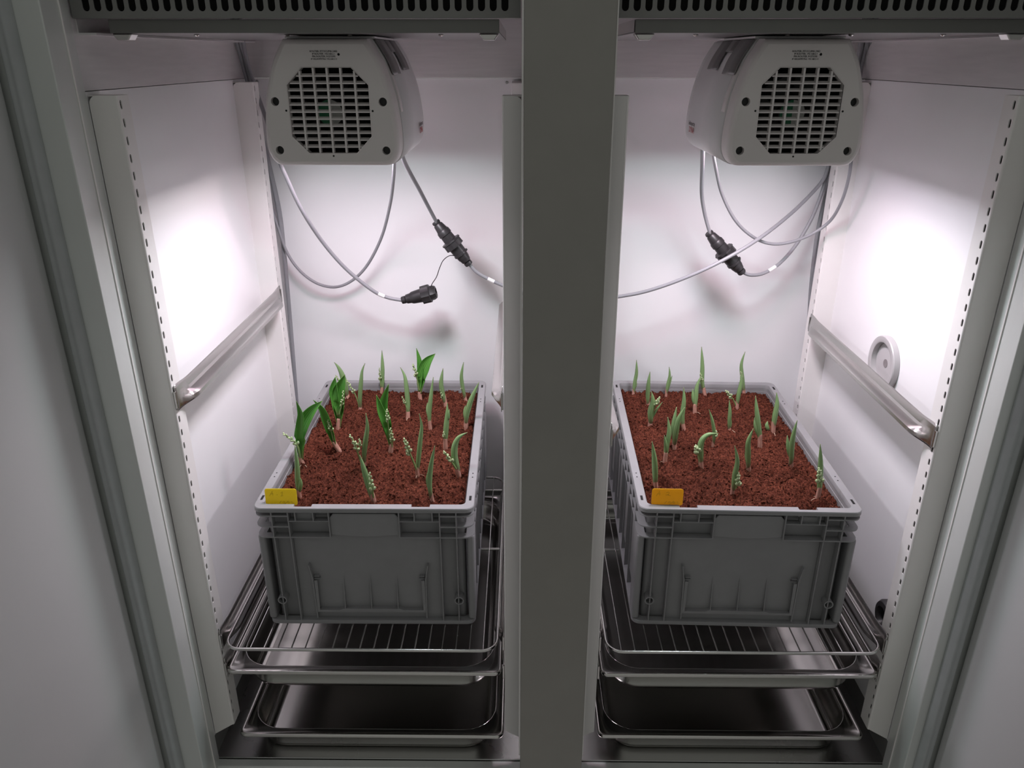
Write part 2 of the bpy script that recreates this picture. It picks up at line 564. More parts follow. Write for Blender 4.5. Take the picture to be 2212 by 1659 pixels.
pilaster(CXR - HALF, .1205, YP, 'white pilaster on the right flank of the centre post', -1.231, -1.246, group=GP)
pilaster(CXR + HALF, XWR - .0015, YP, 'white slotted pilaster at the front right edge of the right compartment', -1.2185, -1.2435, group=GP)
pilaster(CXL - HALF, XWL - .0004, YR, 'white slotted pilaster in the rear left corner beside the cables', -1.22, -1.22, group=GP)
pilaster(CXR + HALF, XWR + .0004, YR, 'white slotted pilaster in the rear right corner beside the cables', -1.22, -1.22, group=GP)
pc = tag(empty('rear_post', (.0626, YR, -1.22)), 'white rear post hidden behind the centre post, with a steel latch', 'post')
part('post_body', MB().box(-.0190, .1442, YR, YB - .001, -1.22, -.0515), 'pilaster', pc, (.0626, YR, -1.22), bevel=.002)
part('latch', MB().lathe((-.003, YR - .006, -.083), (-.003, YR, -.083), [(0, .003), (.0005, .0075), (.006, .0085)], 18), 'screw', pc, (.0626, YR, -1.22), smooth=40)
part('latch_pin', MB().lathe((-.003, YR - .009, -.080), (-.003, YR - .005, -.080), [(0, .002), (.0005, .003), (.004, .003)], 12), 'black', pc, (.0626, YR, -1.22), smooth=40)

# ------------------------------------------------------------------ top grilles and drip trays
def vent(x0, x1, label):
    org = ((x0 + x1) / 2, 1.14, .0476)
    t = tag(empty('vent_grille', org), label, 'grille', 'slotted grilles along the top')
    mb = MB()
    n = int((x1 - x0 - .012) / .0155)
    u = (x0 + x1) / 2 - n * .0155 / 2
    cells = [(u + k * .0155, u + (k + 1) * .0155, .0476, .20, u + (k + .5) * .0155, .1248) for k in range(n)]
    slot_plate(mb, lambda a, b, d: (a, 1.14 + d, b), cells, .0047, .0655, .0016)
    mb.add([(x0, 1.14, .0476), (u, 1.14, .0476), (u, 1.14, .20), (x0, 1.14, .20)], [(0, 1, 2, 3)])
    ue = u + n * .0155
    mb.add([(ue, 1.14, .0476), (x1, 1.14, .0476), (x1, 1.14, .20), (ue, 1.14, .20)], [(0, 1, 2, 3)])
    part('slotted_plate', mb, 'grille', t, org, smooth=35)
    part('lower_flange', MB().box(x0, x1, 1.14, 1.149, .0464, .0476), 'grille', t, org)
    part('grille_shade', MB().box(x0, x1, 1.165, 1.167, .048, .20), 'gapshade', t, org)  # black sheet in place of the shade behind the grille slots
    return t
vent(XWL + .004, .0, 'slotted dark vent grille above the left compartment')
vent(.1235, XWR - .004, 'slotted dark vent grille above the right compartment')

def drip_tray(cx, label):
    org = (cx, 1.40, .027)
    t = tag(empty('drip_tray', org), label, 'tray', 'drip trays under the ceiling')
    part('tray_plate', MB().box(cx - .2645, cx + .2645, 1.152, 1.70, .0285, .0300), 'bracket', t, org, bevel=.0005)
    prof = [(1.150, .0285), (1.1515, .0285), (1.1520, .0435), (1.1600, .0445), (1.1600, .0455), (1.1500, .0455)]
    part('front_lip', MB().prism(prof, 'x', cx - .2645, cx + .2645), 'lip', t, org, bevel=.0008)
    for s in (-1, 1):
        x = cx + s * .2645
        part('side_lip', MB().box(*sorted((x, x - s * .0015)), 1.1605, 1.70, .0302, .0455), 'steel', t, org)
        pr = [(x, .028), (x - s * .028, .028), (x - s * .022, .0195), (x - s * .006, .0195)]
        part('end_clip', MB().prism(pr, 'y', 1.153, 1.175), 'steel', t, org, bevel=.002)
    for k in range(4):
        x = cx - .17 + k * .11 + (.02 if k % 2 else 0)
        part('rivet', MB().ellipsoid((x, 1.21, .0275), .004, .004, .0022, 10, 4), 'steel', t, org, smooth=60)
    return t
drip_tray(CXL, 'flat stainless drip tray under the grille of the left compartment')
drip_tray(CXR, 'flat stainless drip tray under the grille of the right compartment')

# ------------------------------------------------------------------ shelf rails
RAIL_M = [(.0018, 0), (.0028, -.003), (.0042, -.015), (.0070, -.0195), (.0170, -.0235), (.0203, -.026), (.0210, -.0315), (.0185, -.0345)]
RAIL_E = [(.0015, .003), (.0020, -.002), (.0024, -.009), (.0028, -.015), (.0032, -.023), (.0036, -.030), (.0036, -.036), (.0030, -.040)]
def rail(xp, s, zt, label, m='steel'):
    """xp: pilaster plane, s: +1 when the rail stands out towards +x."""
    y0, y1 = YP + .004, YR + .010
    org = (xp + s * .012, (y0 + y1) / 2, zt - .04)
    t = tag(empty('shelf_rail', org), label, 'rail', 'stainless shelf rails hooked into the pilasters')
    rings = []
    ys = [y0, y0 + .008, y0 + .016, y0 + .024, y0 + .032, y0 + .040, y0 + .050, y0 + .060, y0 + .1, (y0 + y1) / 2, y1 - .1, y1 - .055, y1 - .045, y1 - .036, y1 - .028, y1 - .02, y1 - .01, y1]
    for y in ys:
        e = min(y - y0, y1 - y)
        k = max(0.0, min(1.0, (e - .010) / .045))
        k = k * k * (3 - 2 * k)
        rings.append([(xp + s * (a[0] * (1 - k) + b[0] * k), y, zt + a[1] * (1 - k) + b[1] * k) for a, b in zip(RAIL_E, RAIL_M)])
    part('ledge', MB().loft(rings, closed=False), m, t, org, solid=.0011, smooth=20)
    for y in (y0 - .0005, y1 + .0005):
        part('hook', MB().box(*sorted((xp + s * .0005, xp + s * .004)), y - .002, y + .002, zt - .036, zt - .006), m, t, org, bevel=.0006)
    return t
rail(CXL - HALF, 1, -.4955, 'steel rail on the left wall of the left compartment, at half height')
rail(CXL + HALF, -1, -.4955, 'steel rail beside the centre post in the left compartment, at half height')
rail(CXR - HALF, 1, -.5600, 'steel rail beside the centre post in the right compartment, at half height')
rail(CXR + HALF, -1, -.5600, 'steel rail on the right wall below the round port')
for cx, nm in ((CXL, 'left'), (CXR, 'right')):
    for s in (-1, 1):
        side = 'outer wall' if (s < 0) == (cx < 0) else 'centre post'
        rail(cx + s * HALF, -s, -.9925, 'steel rail carrying the wire shelf at the %s of the %s compartment' % (side, nm))
        rail(cx + s * HALF, -s, -1.0605, 'steel rail carrying the upper tray at the %s of the %s compartment' % (side, nm))

# ------------------------------------------------------------------ wire shelves and gastronorm trays
def wire_shelf(cx, y0, rz, label):
    z = -1.0134
    t = tag(empty('wire_shelf', (cx, y0 + .325, z - .004), rz), label, 'shelf', 'wire shelves under the crates')
    w, d, r = .508, .640, .030
    part('frame_rod', MB().tube([(p[0], p[1], .004) for p in rrect(w, d, r, 0)], .0032, 8, True), 'wire', t, smooth=60)
    for y in (-d / 2 + .325, d / 2 - .06):
        part('cross_rod', MB().tube([(-w / 2, y, .0015), (w / 2, y, .0015)], .0030, 8), 'wire', t, smooth=60)
    n = 19
    me = None
    for k in range(n):
        x = -w / 2 + w * (k + 1) / (n + 1)
        o = part('wire', MB().tube([(0, -d / 2 + .002, .0060), (0, 0, .0060), (0, d / 2 - .002, .0060)], .0014, 6), 'wire', t, smooth=60) if me is None else bpy.data.objects.new('wire', me)
        if me is None:
            me = o.data
        else:
            COL.objects.link(o)
            o.parent = t
        o.location = (x, 0, 0)
    return t
wire_shelf(CXL, 1.121, 0, 'chromed wire shelf carrying the left crate')
wire_shelf(CXR, 1.121, 0, 'chromed wire shelf carrying the right crate')

def gn_pan(cx, y0, z, label, depth=.065):
    t = tag(empty('steel_tray', (cx, y0 + .322, z - depth), 0), label, 'tray', 'gastronorm steel trays')
    h = depth
    rings = [rrect(.5225, .645, .013, h - .0065), rrect(.5240, .6465, .0135, h - .0055), rrect(.5240, .6465, .0135, h - .0015), rrect(.5215, .644, .0125, h),
             rrect(.5160, .6385, .0115, h + .0006), rrect(.5120, .6345, .012, h - .0004), rrect(.492, .6145, .062, h - .0004)]
    part('rim', MB().loft(rings), 'pansteel', t, solid=.0009, smooth=50)
    rings = [rrect(.492, .6145, .062, h - .0004, 8), rrect(.4895, .612, .061, h - .0008, 8), rrect(.487, .6095, .0600, h - .0025, 8), rrect(.4855, .608, .0590, h - .008, 8),
             rrect(.4845, .607, .0585, h - .016, 8), rrect(.4815, .604, .057, h - .0185, 8), rrect(.4750, .5975, .055, h - .048, 8),
             rrect(.4710, .5935, .053, h - .056, 8), rrect(.4630, .5855, .049, h - .0615, 8), rrect(.4520, .5745, .043, h - .0638, 8), rrect(.437, .5595, .036, h - .0645, 8)]
    part('basin', MB().loft(rings, False, True), 'pansteel', t, solid=.0009, smooth=50)
    return t
gn_pan(CXL, 1.137, -1.0765, 'shallow steel tray right under the wire shelf, left compartment')
gn_pan(CXR, 1.137, -1.0765, 'shallow steel tray right under the wire shelf, right compartment')
gn_pan(CXL + .003, 1.1365, -1.2365, 'lowest steel tray on the cabinet floor, left compartment')
gn_pan(CXR + .002, 1.1400, -1.2365, 'lowest steel tray on the cabinet floor, right compartment')

# ------------------------------------------------------------------ grow lamps
def fill_plate(loops, y):
    """Flat plate in the x-z plane at depth y bounded by the first loop, with the other loops as holes."""
    bm = bmesh.new()
    edges = []
    for lp in loops:
        vs = [bm.verts.new((x, y, z)) for x, z in lp]
        edges += [bm.edges.new((vs[i], vs[(i + 1) % len(vs)])) for i in range(len(vs))]
    bmesh.ops.triangle_fill(bm, use_beauty=True, edges=edges)
    bm.verts.index_update()
    mb = MB()
    mb.add([tuple(v.co) for v in bm.verts], [tuple(v.index for v in f.verts) for f in bm.faces])
    bm.free()
    return mb

LZ = .1525        # local height zero is the underside of the lamp
side_ctrl = [(.0605, .0225 + LZ), (.0710, .0060 + LZ), (.0805, -.0126 + LZ), (.0925, -.0520 + LZ), (.0985, -.0900 + LZ), (.1000, -.1180 + LZ), (.0985, -.1330 + LZ), (.0930, -.1450 + LZ), (.0860, -.1510 + LZ), (.0780, -.1525 + LZ)]
side_pts = [(p.x, p.z) for p in spline([(x, 0, z) for x, z in side_ctrl], 3)]
def lamp_ring(y, off=0.0):
    """Open outline (underside left open between the lips), clockwise from the right lip over the top to the left lip."""
    c = (0.0, .080)
    def sh(x, z):
        dx, dz = x - c[0], z - c[1]
        L = math.hypot(dx, dz)
        return (x + off * dx / L, y, z + off * dz / L)
    right = [sh(x, z) for x, z in reversed(side_pts)]
    left = [sh(-x, z) for x, z in side_pts]
    return right + left
def full_loop(off):
    return [(p[0], p[2]) for p in lamp_ring(0, off)]

def make_lamp():
    t = empty('grow_lamp', (-.2796, 1.20, -LZ))
    # front cap: face plate with the octagonal fan opening and four screw wells, then the rolled edge
    octo = [(-.0355, LZ - .0156), (.0355, LZ - .0156), (.0590, LZ - .0390), (.0590, LZ - .1100), (.0355, LZ - .1340), (-.0355, LZ - .1340), (-.0590, LZ - .1100), (-.0590, LZ - .0390)]
    wells = [(-.0792, LZ - .0615), (.0785, LZ - .0620), (-.0800, LZ - .1300), (.0795, LZ - .1305)]
    circ = [[(x + .0062 * math.cos(2 * math.pi * k / 14), z + .0062 * math.sin(2 * math.pi * k / 14)) for k in range(14)] for x, z in wells]
    inner = full_loop(-.0085)
    mb = fill_plate([inner, octo] + circ, 0.0)
    mb.loft([[(x, 0, z) for x, z in inner], [(x, .0012, z) for x, z in full_loop(-.0050)], [(x, .0040, z) for x, z in full_loop(-.0018)], [(x, .0085, z) for x, z in full_loop(0)], [(x, .034, z) for x, z in full_loop(.0006)]])
    mb.loft([[(x, 0, z) for x, z in octo], [(x, .013, z) for x, z in octo]])
    for lp in circ:
        mb.loft([[(x, 0, z) for x, z in lp], [(x, .010, z) for x, z in lp]])
    part('front_cap', mb, 'housing', t, smooth=40)
    rimo = [(x * 1.022, (z - LZ + .0748) * 1.022 + LZ - .0748) for x, z in octo]
    mb = MB().loft([[(x, -.0001, z) for x, z in rimo], [(x, -.0012, z) for x, z in octo], [(x, .002, z) for x, z in octo]])
    part('opening_rim', mb, 'housing', t, smooth=60)
    for x, z in wells:
        part('screw_well', MB().lathe((x, .0095, z), (x, .012, z), [(0, .0061), (.0025, .0062)], 14), 'fan', t)
    for x, z, r in ((-.0640, LZ - .0740, .0015), (.0630, LZ - .0745, .0015), (0, LZ - .1382, .0014), (.0195, LZ + .0020, .0018)):
        part('pin_hole_shade', MB().lathe((x, -.0003, z), (x, .001, z), [(0, r), (.0013, r)], 10), 'gapshade', t)  # black discs on the face imitate shaded holes
    # louvres and uprights, clipped to the octagon
    def half_w(z):
        dz = abs(z - (LZ - .0748))
        return .0590 if dz < .0355 else .0590 - (dz - .0355)
    for k in range(11):
        z = LZ - .0156 - .00987 * (k + 1)
        hw = half_w(z) - .0004
        pr = [(.0010, z - .0020), (.0020, z - .0024), (.0100, z + .0010), (.0100, z + .0018), (.0088, z + .0020), (.0010, z - .0006)]
        part('louvre', MB().prism([(a, b) for a, b in pr], 'x', -hw, hw), 'housing', t)
    for x in (-.0395, -.0197, 0, .0197, .0395):
        hz = .0590 if abs(x) < .0355 else .0590 - (abs(x) - .0355)
        part('grille_bar', MB().box(x - .0014, x + .0014, .0002, .009, LZ - .0748 - hz, LZ - .0748 + hz), 'housing', t)
    # fan behind the grille
    fc = Vector((-.004, 0, LZ - .078))
    part('shroud_light_block', MB().box(-.0675, .0675, .046, .050, LZ - .1435, LZ - .0065).box(-.0675, -.0655, .0004, .046, LZ - .1435, LZ - .0065).box(.0655, .0675, .0004, .046, LZ - .1435, LZ - .0065).box(-.0655, .0655, .0004, .046, LZ - .1435, LZ - .1415).box(-.0655, .0655, .0004, .046, LZ - .0085, LZ - .0065).loft([[(.060 * math.cos(2 * math.pi * k / 28), y, LZ - .0748 + .060 * math.sin(2 * math.pi * k / 28)) for k in range(28)] for y in (.0135, .046)]), 'gapshade', t, smooth=40)  # black box added round the fan tube to block stray lamp light
    mb = MB()
    for k in range(7):
        a = 2 * math.pi * k / 7
        da = .62
        ring = []
        for rr, tw in ((.020, .010), (.038, .012), (.054, .010)):
            ring.append([fc + Vector((rr * math.cos(a), .022, rr * math.sin(a))), fc + Vector((rr * math.cos(a + da), .022 + tw, rr * math.sin(a + da)))])
        mb.loft(ring, closed=False)
    part('fan_blades', mb, 'fan', t, solid=.0012)
    hub = part('fan_hub', MB().lathe(fc + Vector((0, .0185, 0)), fc + Vector((0, .040, 0)), [(0, .0190), (.0015, .0208), (.0200, .0208)], 28), 'fan', t, smooth=40)
    for nm, a0, m in (('hub_label_green', math.pi / 2, 'hubgreen'), ('hub_label_white', -math.pi / 2, 'hubwhite')):
        pts = [fc + Vector((.0184 * math.cos(a0 + math.pi * k / 14), .0183, .0184 * math.sin(a0 + math.pi * k / 14))) for k in range(15)]
        pts2 = [p + Vector((0, .0004, 0)) for p in pts]
        part(nm, MB().loft([pts, pts2], True, True), m, hub)
    # shell, rear cap, brackets
    part('shell', MB().loft([lamp_ring(.0345, .0010), lamp_ring(.2900, .0010)], closed=False), 'shell', t, solid=.0018, smooth=50)
    for s in (-1, 1):
        pts = [q for q in side_pts if LZ - .085 < q[1] < LZ - .010]
        part('gloss_patch', MB().loft([[(s * (x + .0024), .0345, z) for x, z in pts], [(s * (x + .0024), .058, z) for x, z in pts]], closed=False), 'housing', t, solid=.0008, smooth=60)
    seam = lamp_ring(.2905, -.0012)
    part('seam', MB().loft([seam, lamp_ring(.2925, -.0012)], closed=False), 'gapshade', t)
    # rear cap: its lower edge is cut away so that the LED board also shines backwards
    def notch(ring):
        y = ring[0][1]
        return ring + [(-.0740, y, .0005), (-.0735, y, .034), (.0735, y, .034), (.0740, y, .0005)]
    back = [(x, .318, z) for x, z in full_loop(-.006)]
    part('rear_cap', MB().loft([notch(lamp_ring(.2926, .0010)), notch(lamp_ring(.312, .0006)), notch(back)], closed=True, cap1=True), 'shell', t, smooth=50)
    for s in (-1, 1):
        mb = MB()
        def strip(ya, yb, za, zb):
            pts = [q for q in spline([(x, 0, z) for x, z in side_ctrl], 8)]
            pts = [(p.x, p.z) for p in pts if za <= p.z <= zb]
            mb.loft([[(s * (x + .0056), ya, z) for x, z in pts], [(s * (x + .0056), yb, z) for x, z in pts]], closed=False)
        strip(.038, .112, LZ - .026, LZ + .0225)
        strip(.112, .160, LZ + .004, LZ + .0225)
        strip(.160, .225, LZ - .024, LZ + .0225)
        part('bracket', mb, 'bracket', t, solid=.0020, smooth=60)
    part('hanger_plate', MB().box(-.066, .066, .038, .225, LZ + .0232, LZ + .0268), 'band', t, bevel=.001)
    part('hanger_block', MB().box(-.040, .040, .060, .180, LZ + .0270, LZ + .0278), 'black', t)
    # LED board recessed behind the lips, with its lenses
    part('led_board', MB().box(-.0755, .0755, .036, .311, .0330, .0360), 'shell', t)
    for i in range(4):
        for j in range(5):
            part('led_lens', MB().ellipsoid((-.045 + i * .03, .072 + j * .045, .0325), .008, .008, .0035, 10, 4), 'led', t, smooth=60)
    # printed lines
    for k, (tx, sz) in enumerate((('ROUTER: FITOCLIMA 2462', .0034), ('IP ROUTER: 192.168.2.1', .0033), ('PIN ROUTER: 91273395', .0033), ('IP HELIAMPSTRA: 192.168.2.13', .0029))):
        lettering('printed_line', tx, sz, (-.0018, -.0004, LZ + .0060 - k * .0034), (math.pi / 2, 0, 0), 'ink', t)
    for s in (-1, 1):
        lettering('logo_print', 'heliospectra', .0105, (s * .1030, .248, .0420), (math.pi / 2, 0, s * math.pi / 2), 'greyink', t)
        lettering('model_print', 'DYNA', .0140, (s * .1030, .248, .0310), (math.pi / 2, 0, s * math.pi / 2), 'redink', t)
    return t

def lamp_lights(t):
    # four LED groups of slightly different hue sit side by side on the board
    for x, y, c, w in ((-.027, .165, (0.80, 0.98, 1.00), 1.1), (.027, .165, (0.88, 0.97, 1.00), 1.1), (-.027, .264, (1.00, 0.67, 0.91), 1.05), (.027, .264, (1.00, 0.71, 0.77), 1.05)):
        ld = bpy.data.lights.new('led_group', 'AREA')
        ld.shape = 'RECTANGLE'
        ld.size, ld.size_y = .050, .090
        ld.energy = LAMP_W * w
        ld.spread = math.radians(LAMP_SPREAD)
        ld.color = c
        lo = bpy.data.objects.new('led_group', ld)
        COL.objects.link(lo)
        lo.parent = t
        lo.location = (x, y, .0270)

lamp = tag(make_lamp(), 'grey grow lamp with fan grille, hanging in the left compartment', 'lamp', 'LED grow lamps')
lamp2 = tag(copy_tree(lamp), 'grey grow lamp with fan grille, hanging in the right compartment', 'lamp', 'LED grow lamps')
lamp2.location = (.4070, 1.20, -LZ)
lamp_lights(lamp)
lamp_lights(lamp2)

# ------------------------------------------------------------------ crates
CH = .261          # crate height
def make_crate():
    t = empty('plastic_crate', (0, 0, 0))
    us = []
    for a, b in ((-.1265, -.0945), (.0865, .1195)):
        us += [a - .0004, a, a + .0004, b - .0004, b, b + .0004]
    us = sorted(us)
    def ring(w, d, r, z, notch=0.0):
        out = []
        for x, y, zz in rrect(w, d, r, z, 5, us):
            if notch and y < -d / 2 + 1e-6:
                for a, b in ((-.1265, -.0945), (.0865, .1195)):
                    if a - .0001 <= x <= b + .0001:
                        y -= notch
            out.append((x, y, zz))
        return out
    mb = MB().loft([ring(.396, .596, .016, CH - .009), ring(.400, .600, .018, CH - .0085), ring(.400, .600, .018, CH - .0015), ring(.3975, .5975, .017, CH),
                    ring(.3680, .5680, .010, CH, .0085), ring(.3660, .5660, .009, CH - .0015, .0085), ring(.3660, .5660, .009, CH - .016, .0085), ring(.3600, .5600, .008, CH - .0165), ring(.3600, .5600, .008, CH - .020)])
    part('rim', mb, 'crate', t, smooth=40)
    mb = MB().loft([rrect(.3600, .5600, .008, CH - .018), rrect(.352, .552, .008, .012)], False, True)
    mb.loft([rrect(.3620, .5620, .010, CH - .008), rrect(.3620, .5620, .010, CH - .0615), rrect(.3620, .5620, .010, .006), rrect(.36, .56, .008, .004)], False, True)
    part('body', mb, 'crate', t, smooth=40)
    part('base_flange', MB().loft([rrect(.372, .572, .012, .011), rrect(.3945, .5945, .015, .0095), rrect(.3960, .5960, .016, .0085), rrect(.3960, .5960, .016, .002), rrect(.390, .590, .014, .0), rrect(.37, .57, .01, .0)]), 'crate', t, smooth=40)
    yw, yo = -.2805, -.2992     # wall plane and outer plane at the ends
    yc = -.2840                 # wall plane inside the collar
    def rib(x0, x1, z0, z1, ya=None, yb=None, sgn=1, name='rib'):
        a, b = (yo if ya is None else ya), (yw if yb is None else yb)
        a, b = a * sgn, b * sgn
        return part(name, MB().box(x0, x1, min(a, b), max(a, b), z0, z1), 'crate', t, bevel=.0004, seg=1)
    H = CH
    tw = .0012
    for sgn in (1, -1):
        for u in (-.167, -.137, .137, .167):
            rib(u - tw, u + tw, H - .0615, H - .008, yb=yc, sgn=sgn)
            rib(u - tw, u + tw, .009, H - .0615, ya=-.2975, sgn=sgn)
        for u in (-.1240, -.0915, .0915, .1240):
            rib(u - tw, u + tw, H - .0275, H - .008, yb=yc, sgn=sgn)
        for u in (-.0635, .0635):
            rib(u - tw, u + tw, H - .062, H - .008, yb=yc, sgn=sgn)
        for u in (-.199, .199):
            part('corner_post', MB().box(*sorted((u, math.copysign(.185, u))), *sorted((sgn * -.2935, sgn * -.250)), .009, H - .0605), 'crate', t, bevel=.005, seg=3)
        for s in (-1, 1):
            arc = [(s * (.1815 + .0175 * math.sin(math.pi / 2 * q / 6)), sgn * (-.2817 - .0175 * math.cos(math.pi / 2 * q / 6))) for q in range(7)]
            corner = [(s * .137, sgn * -.2992)] + arc + [(s * .1990, sgn * -.250), (s * .1840, sgn * -.250), (s * .1840, sgn * -.2840), (s * .137, sgn * -.2840)]
            for z in (H - .0165, H - .0390, H - .0618):
                part('collar_rib', MB().prism(corner, 'z', z - tw, z + tw), 'crate', t)
            a, b = sorted((s * .137, s * .0635))
            rib(a, b, H - .0630, H - .0605, yb=yc, sgn=sgn, name='collar_rib')
            rib(a, b, H - .0285, H - .0265, yb=yc, sgn=sgn, name='collar_rib')
            a, b = sorted((s * .124, s * .0915))
            rib(a, b, H - .027, H - .008, ya=-.2915, yb=yc, sgn=sgn, name='recess_plate')
            # label pocket
            prof = [(s * .1060, H - .2470), (s * .1075, H - .1560), (s * .1120, H - .1250), (s * .1105, H - .1250), (s * .1052, H - .1560), (s * .1040, H - .2470)]
            ya, yb = sorted((sgn * -.2965, sgn * yw))
            part('pocket_side', MB().prism(prof, 'y', ya, yb), 'crate', t)
            prof = [(s * .1040, H - .2330), (s * .1040, H - .1600), (s * .0980, H - .1600), (s * .0980, H - .1575), (s * .0990, H - .2330)]
            ya, yb = sorted((sgn * -.2960, sgn * -.2940))
            part('pocket_flange', MB().prism(prof, 'y', ya, yb), 'crate', t)
            rib(*sorted((s * .104, s * .093)), H - .1580, H - .1565, ya=-.2935, sgn=sgn, name='pocket_tooth')
            rib(*sorted((s * .104, s * .094)), H - .1530, H - .1515, ya=-.2935, sgn=sgn, name='pocket_tooth')
            cx = s * .168
            part('boss', MB().loft([[(cx + r * math.cos(2 * math.pi * k / 18), sgn * y, H - .2035 + r * math.sin(2 * math.pi * k / 18)) for k in range(18)] for r, y in ((.0088, yw), (.0088, -.2990), (.0068, -.2990), (.0068, -.288), (.0005, -.288))]), 'crate', t, smooth=40)
        # centre plate with a curved lower edge
        prof = [(-.0560, H - .0135), (.0560, H - .0135), (.0625, H - .0215), (.0625, H - .0585), (.030, H - .0615), (0, H - .0630), (-.030, H - .0615), (-.0625, H - .0585), (-.0625, H - .0215)]
        ya, yb = sorted((sgn * -.2950, sgn * yw))
        part('handle_plate', MB().prism(prof, 'y', ya, yb), 'crate', t, bevel=.0012)
        prof = [(-.1035, H - .2330), (.1035, H - .2330), (.0990, H - .2280), (.0600, H - .2280), (.0540, H - .2250), (-.0540, H - .2250), (-.0600, H - .2280), (-.0990, H - .2280)]
        ya, yb = sorted((sgn * -.2965, sgn * yw))
        part('pocket_sill', MB().prism(prof, 'y', ya, yb), 'crate', t, bevel=.0005, seg=1)
        part('front_panel', MB().box(-.1358, .1358, *sorted((sgn * -.2870, sgn * -.2800)), .0095, H - .0628), 'crate', t, bevel=.001)
        for u in (-.0505, 0, .0505):
            ya, yb = sgn * -.2865, sgn * -.2955
            mbr = MB().add([(u - .0008, ya, H - .226), (u - .0008, yb, H - .226), (u - .0008, ya, H - .147), (u + .0008, ya, H - .226), (u + .0008, yb, H - .226), (u + .0008, ya, H - .147)],
                           [(0, 1, 2), (3, 5, 4), (1, 4, 5, 2), (0, 3, 4, 1), (0, 2, 5, 3)])
            part('pocket_rib', mbr, 'crate', t)
    # long sides: collar lines, upright panels and ribs
    for s in (-1, 1):
        xa, xb = sorted((s * .1988, s * .1840))
        for z in (H - .0165, H - .0390, H - .0618):
            part('collar_rib', MB().box(xa, xb, -.2500, .2500, z - tw, z + tw), 'crate', t, bevel=.0004, seg=1)
        for k in range(11):
            y = -.245 + .049 * k
            part('collar_rib', MB().box(xa, xb, y - tw, y + tw, H - .0618, H - .008), 'crate', t)
        xa2, xb2 = sorted((s * .1965, s * .1855))
        for k in range(9):
            y = -.240 + .060 * k
            part('side_rib', MB().box(xa2, xb2, y - tw, y + tw, .009, H - .062), 'crate', t)
        xa3, xb3 = sorted((s * .1930, s * .1855))
        for k in range(4):
            y = -.21 + .14 * k
            part('side_panel', MB().box(xa3, xb3, y - .032, y + .032, .045, H - .075), 'crate', t, bevel=.001)
        # black plates stand in for the shaded sockets in the rim
        for y in (-.262, .262):
            part('rim_socket_shade', MB().box(s * .1915 - .0022, s * .1915 + .0022, y - .008, y + .008, H - .006, H + .0002), 'gapshade', t)
        for y in (-.185, -.170, .17, .185):
            part('rim_socket_shade', MB().lathe((s * .1915, y, H - .004), (s * .1915, y, H + .0002), [(0, .0016), (.0042, .0016)], 8), 'gapshade', t)
    return t
ZB = -1.0100       # crates stand on the wires
crate = tag(make_crate(), 'grey ribbed plastic crate with lemon yellow tag, left compartment', 'crate', 'crates of lily shoots')
crate2 = tag(copy_tree(crate), 'grey ribbed plastic crate with amber tag, right compartment', 'crate', 'crates of lily shoots')
BOXL = (-.2805, 1.1900, math.radians(.25))
BOXR = (.4166, 1.1905, math.radians(-1.5))
for c, (bx, by, ba) in ((crate, BOXL), (crate2, BOXR)):
    c.location = (bx - .3 * math.sin(ba), by + .3 * math.cos(ba), ZB)
    c.rotation_euler = (0, 0, ba)
ZRIM = ZB + CH
ZS = -.772

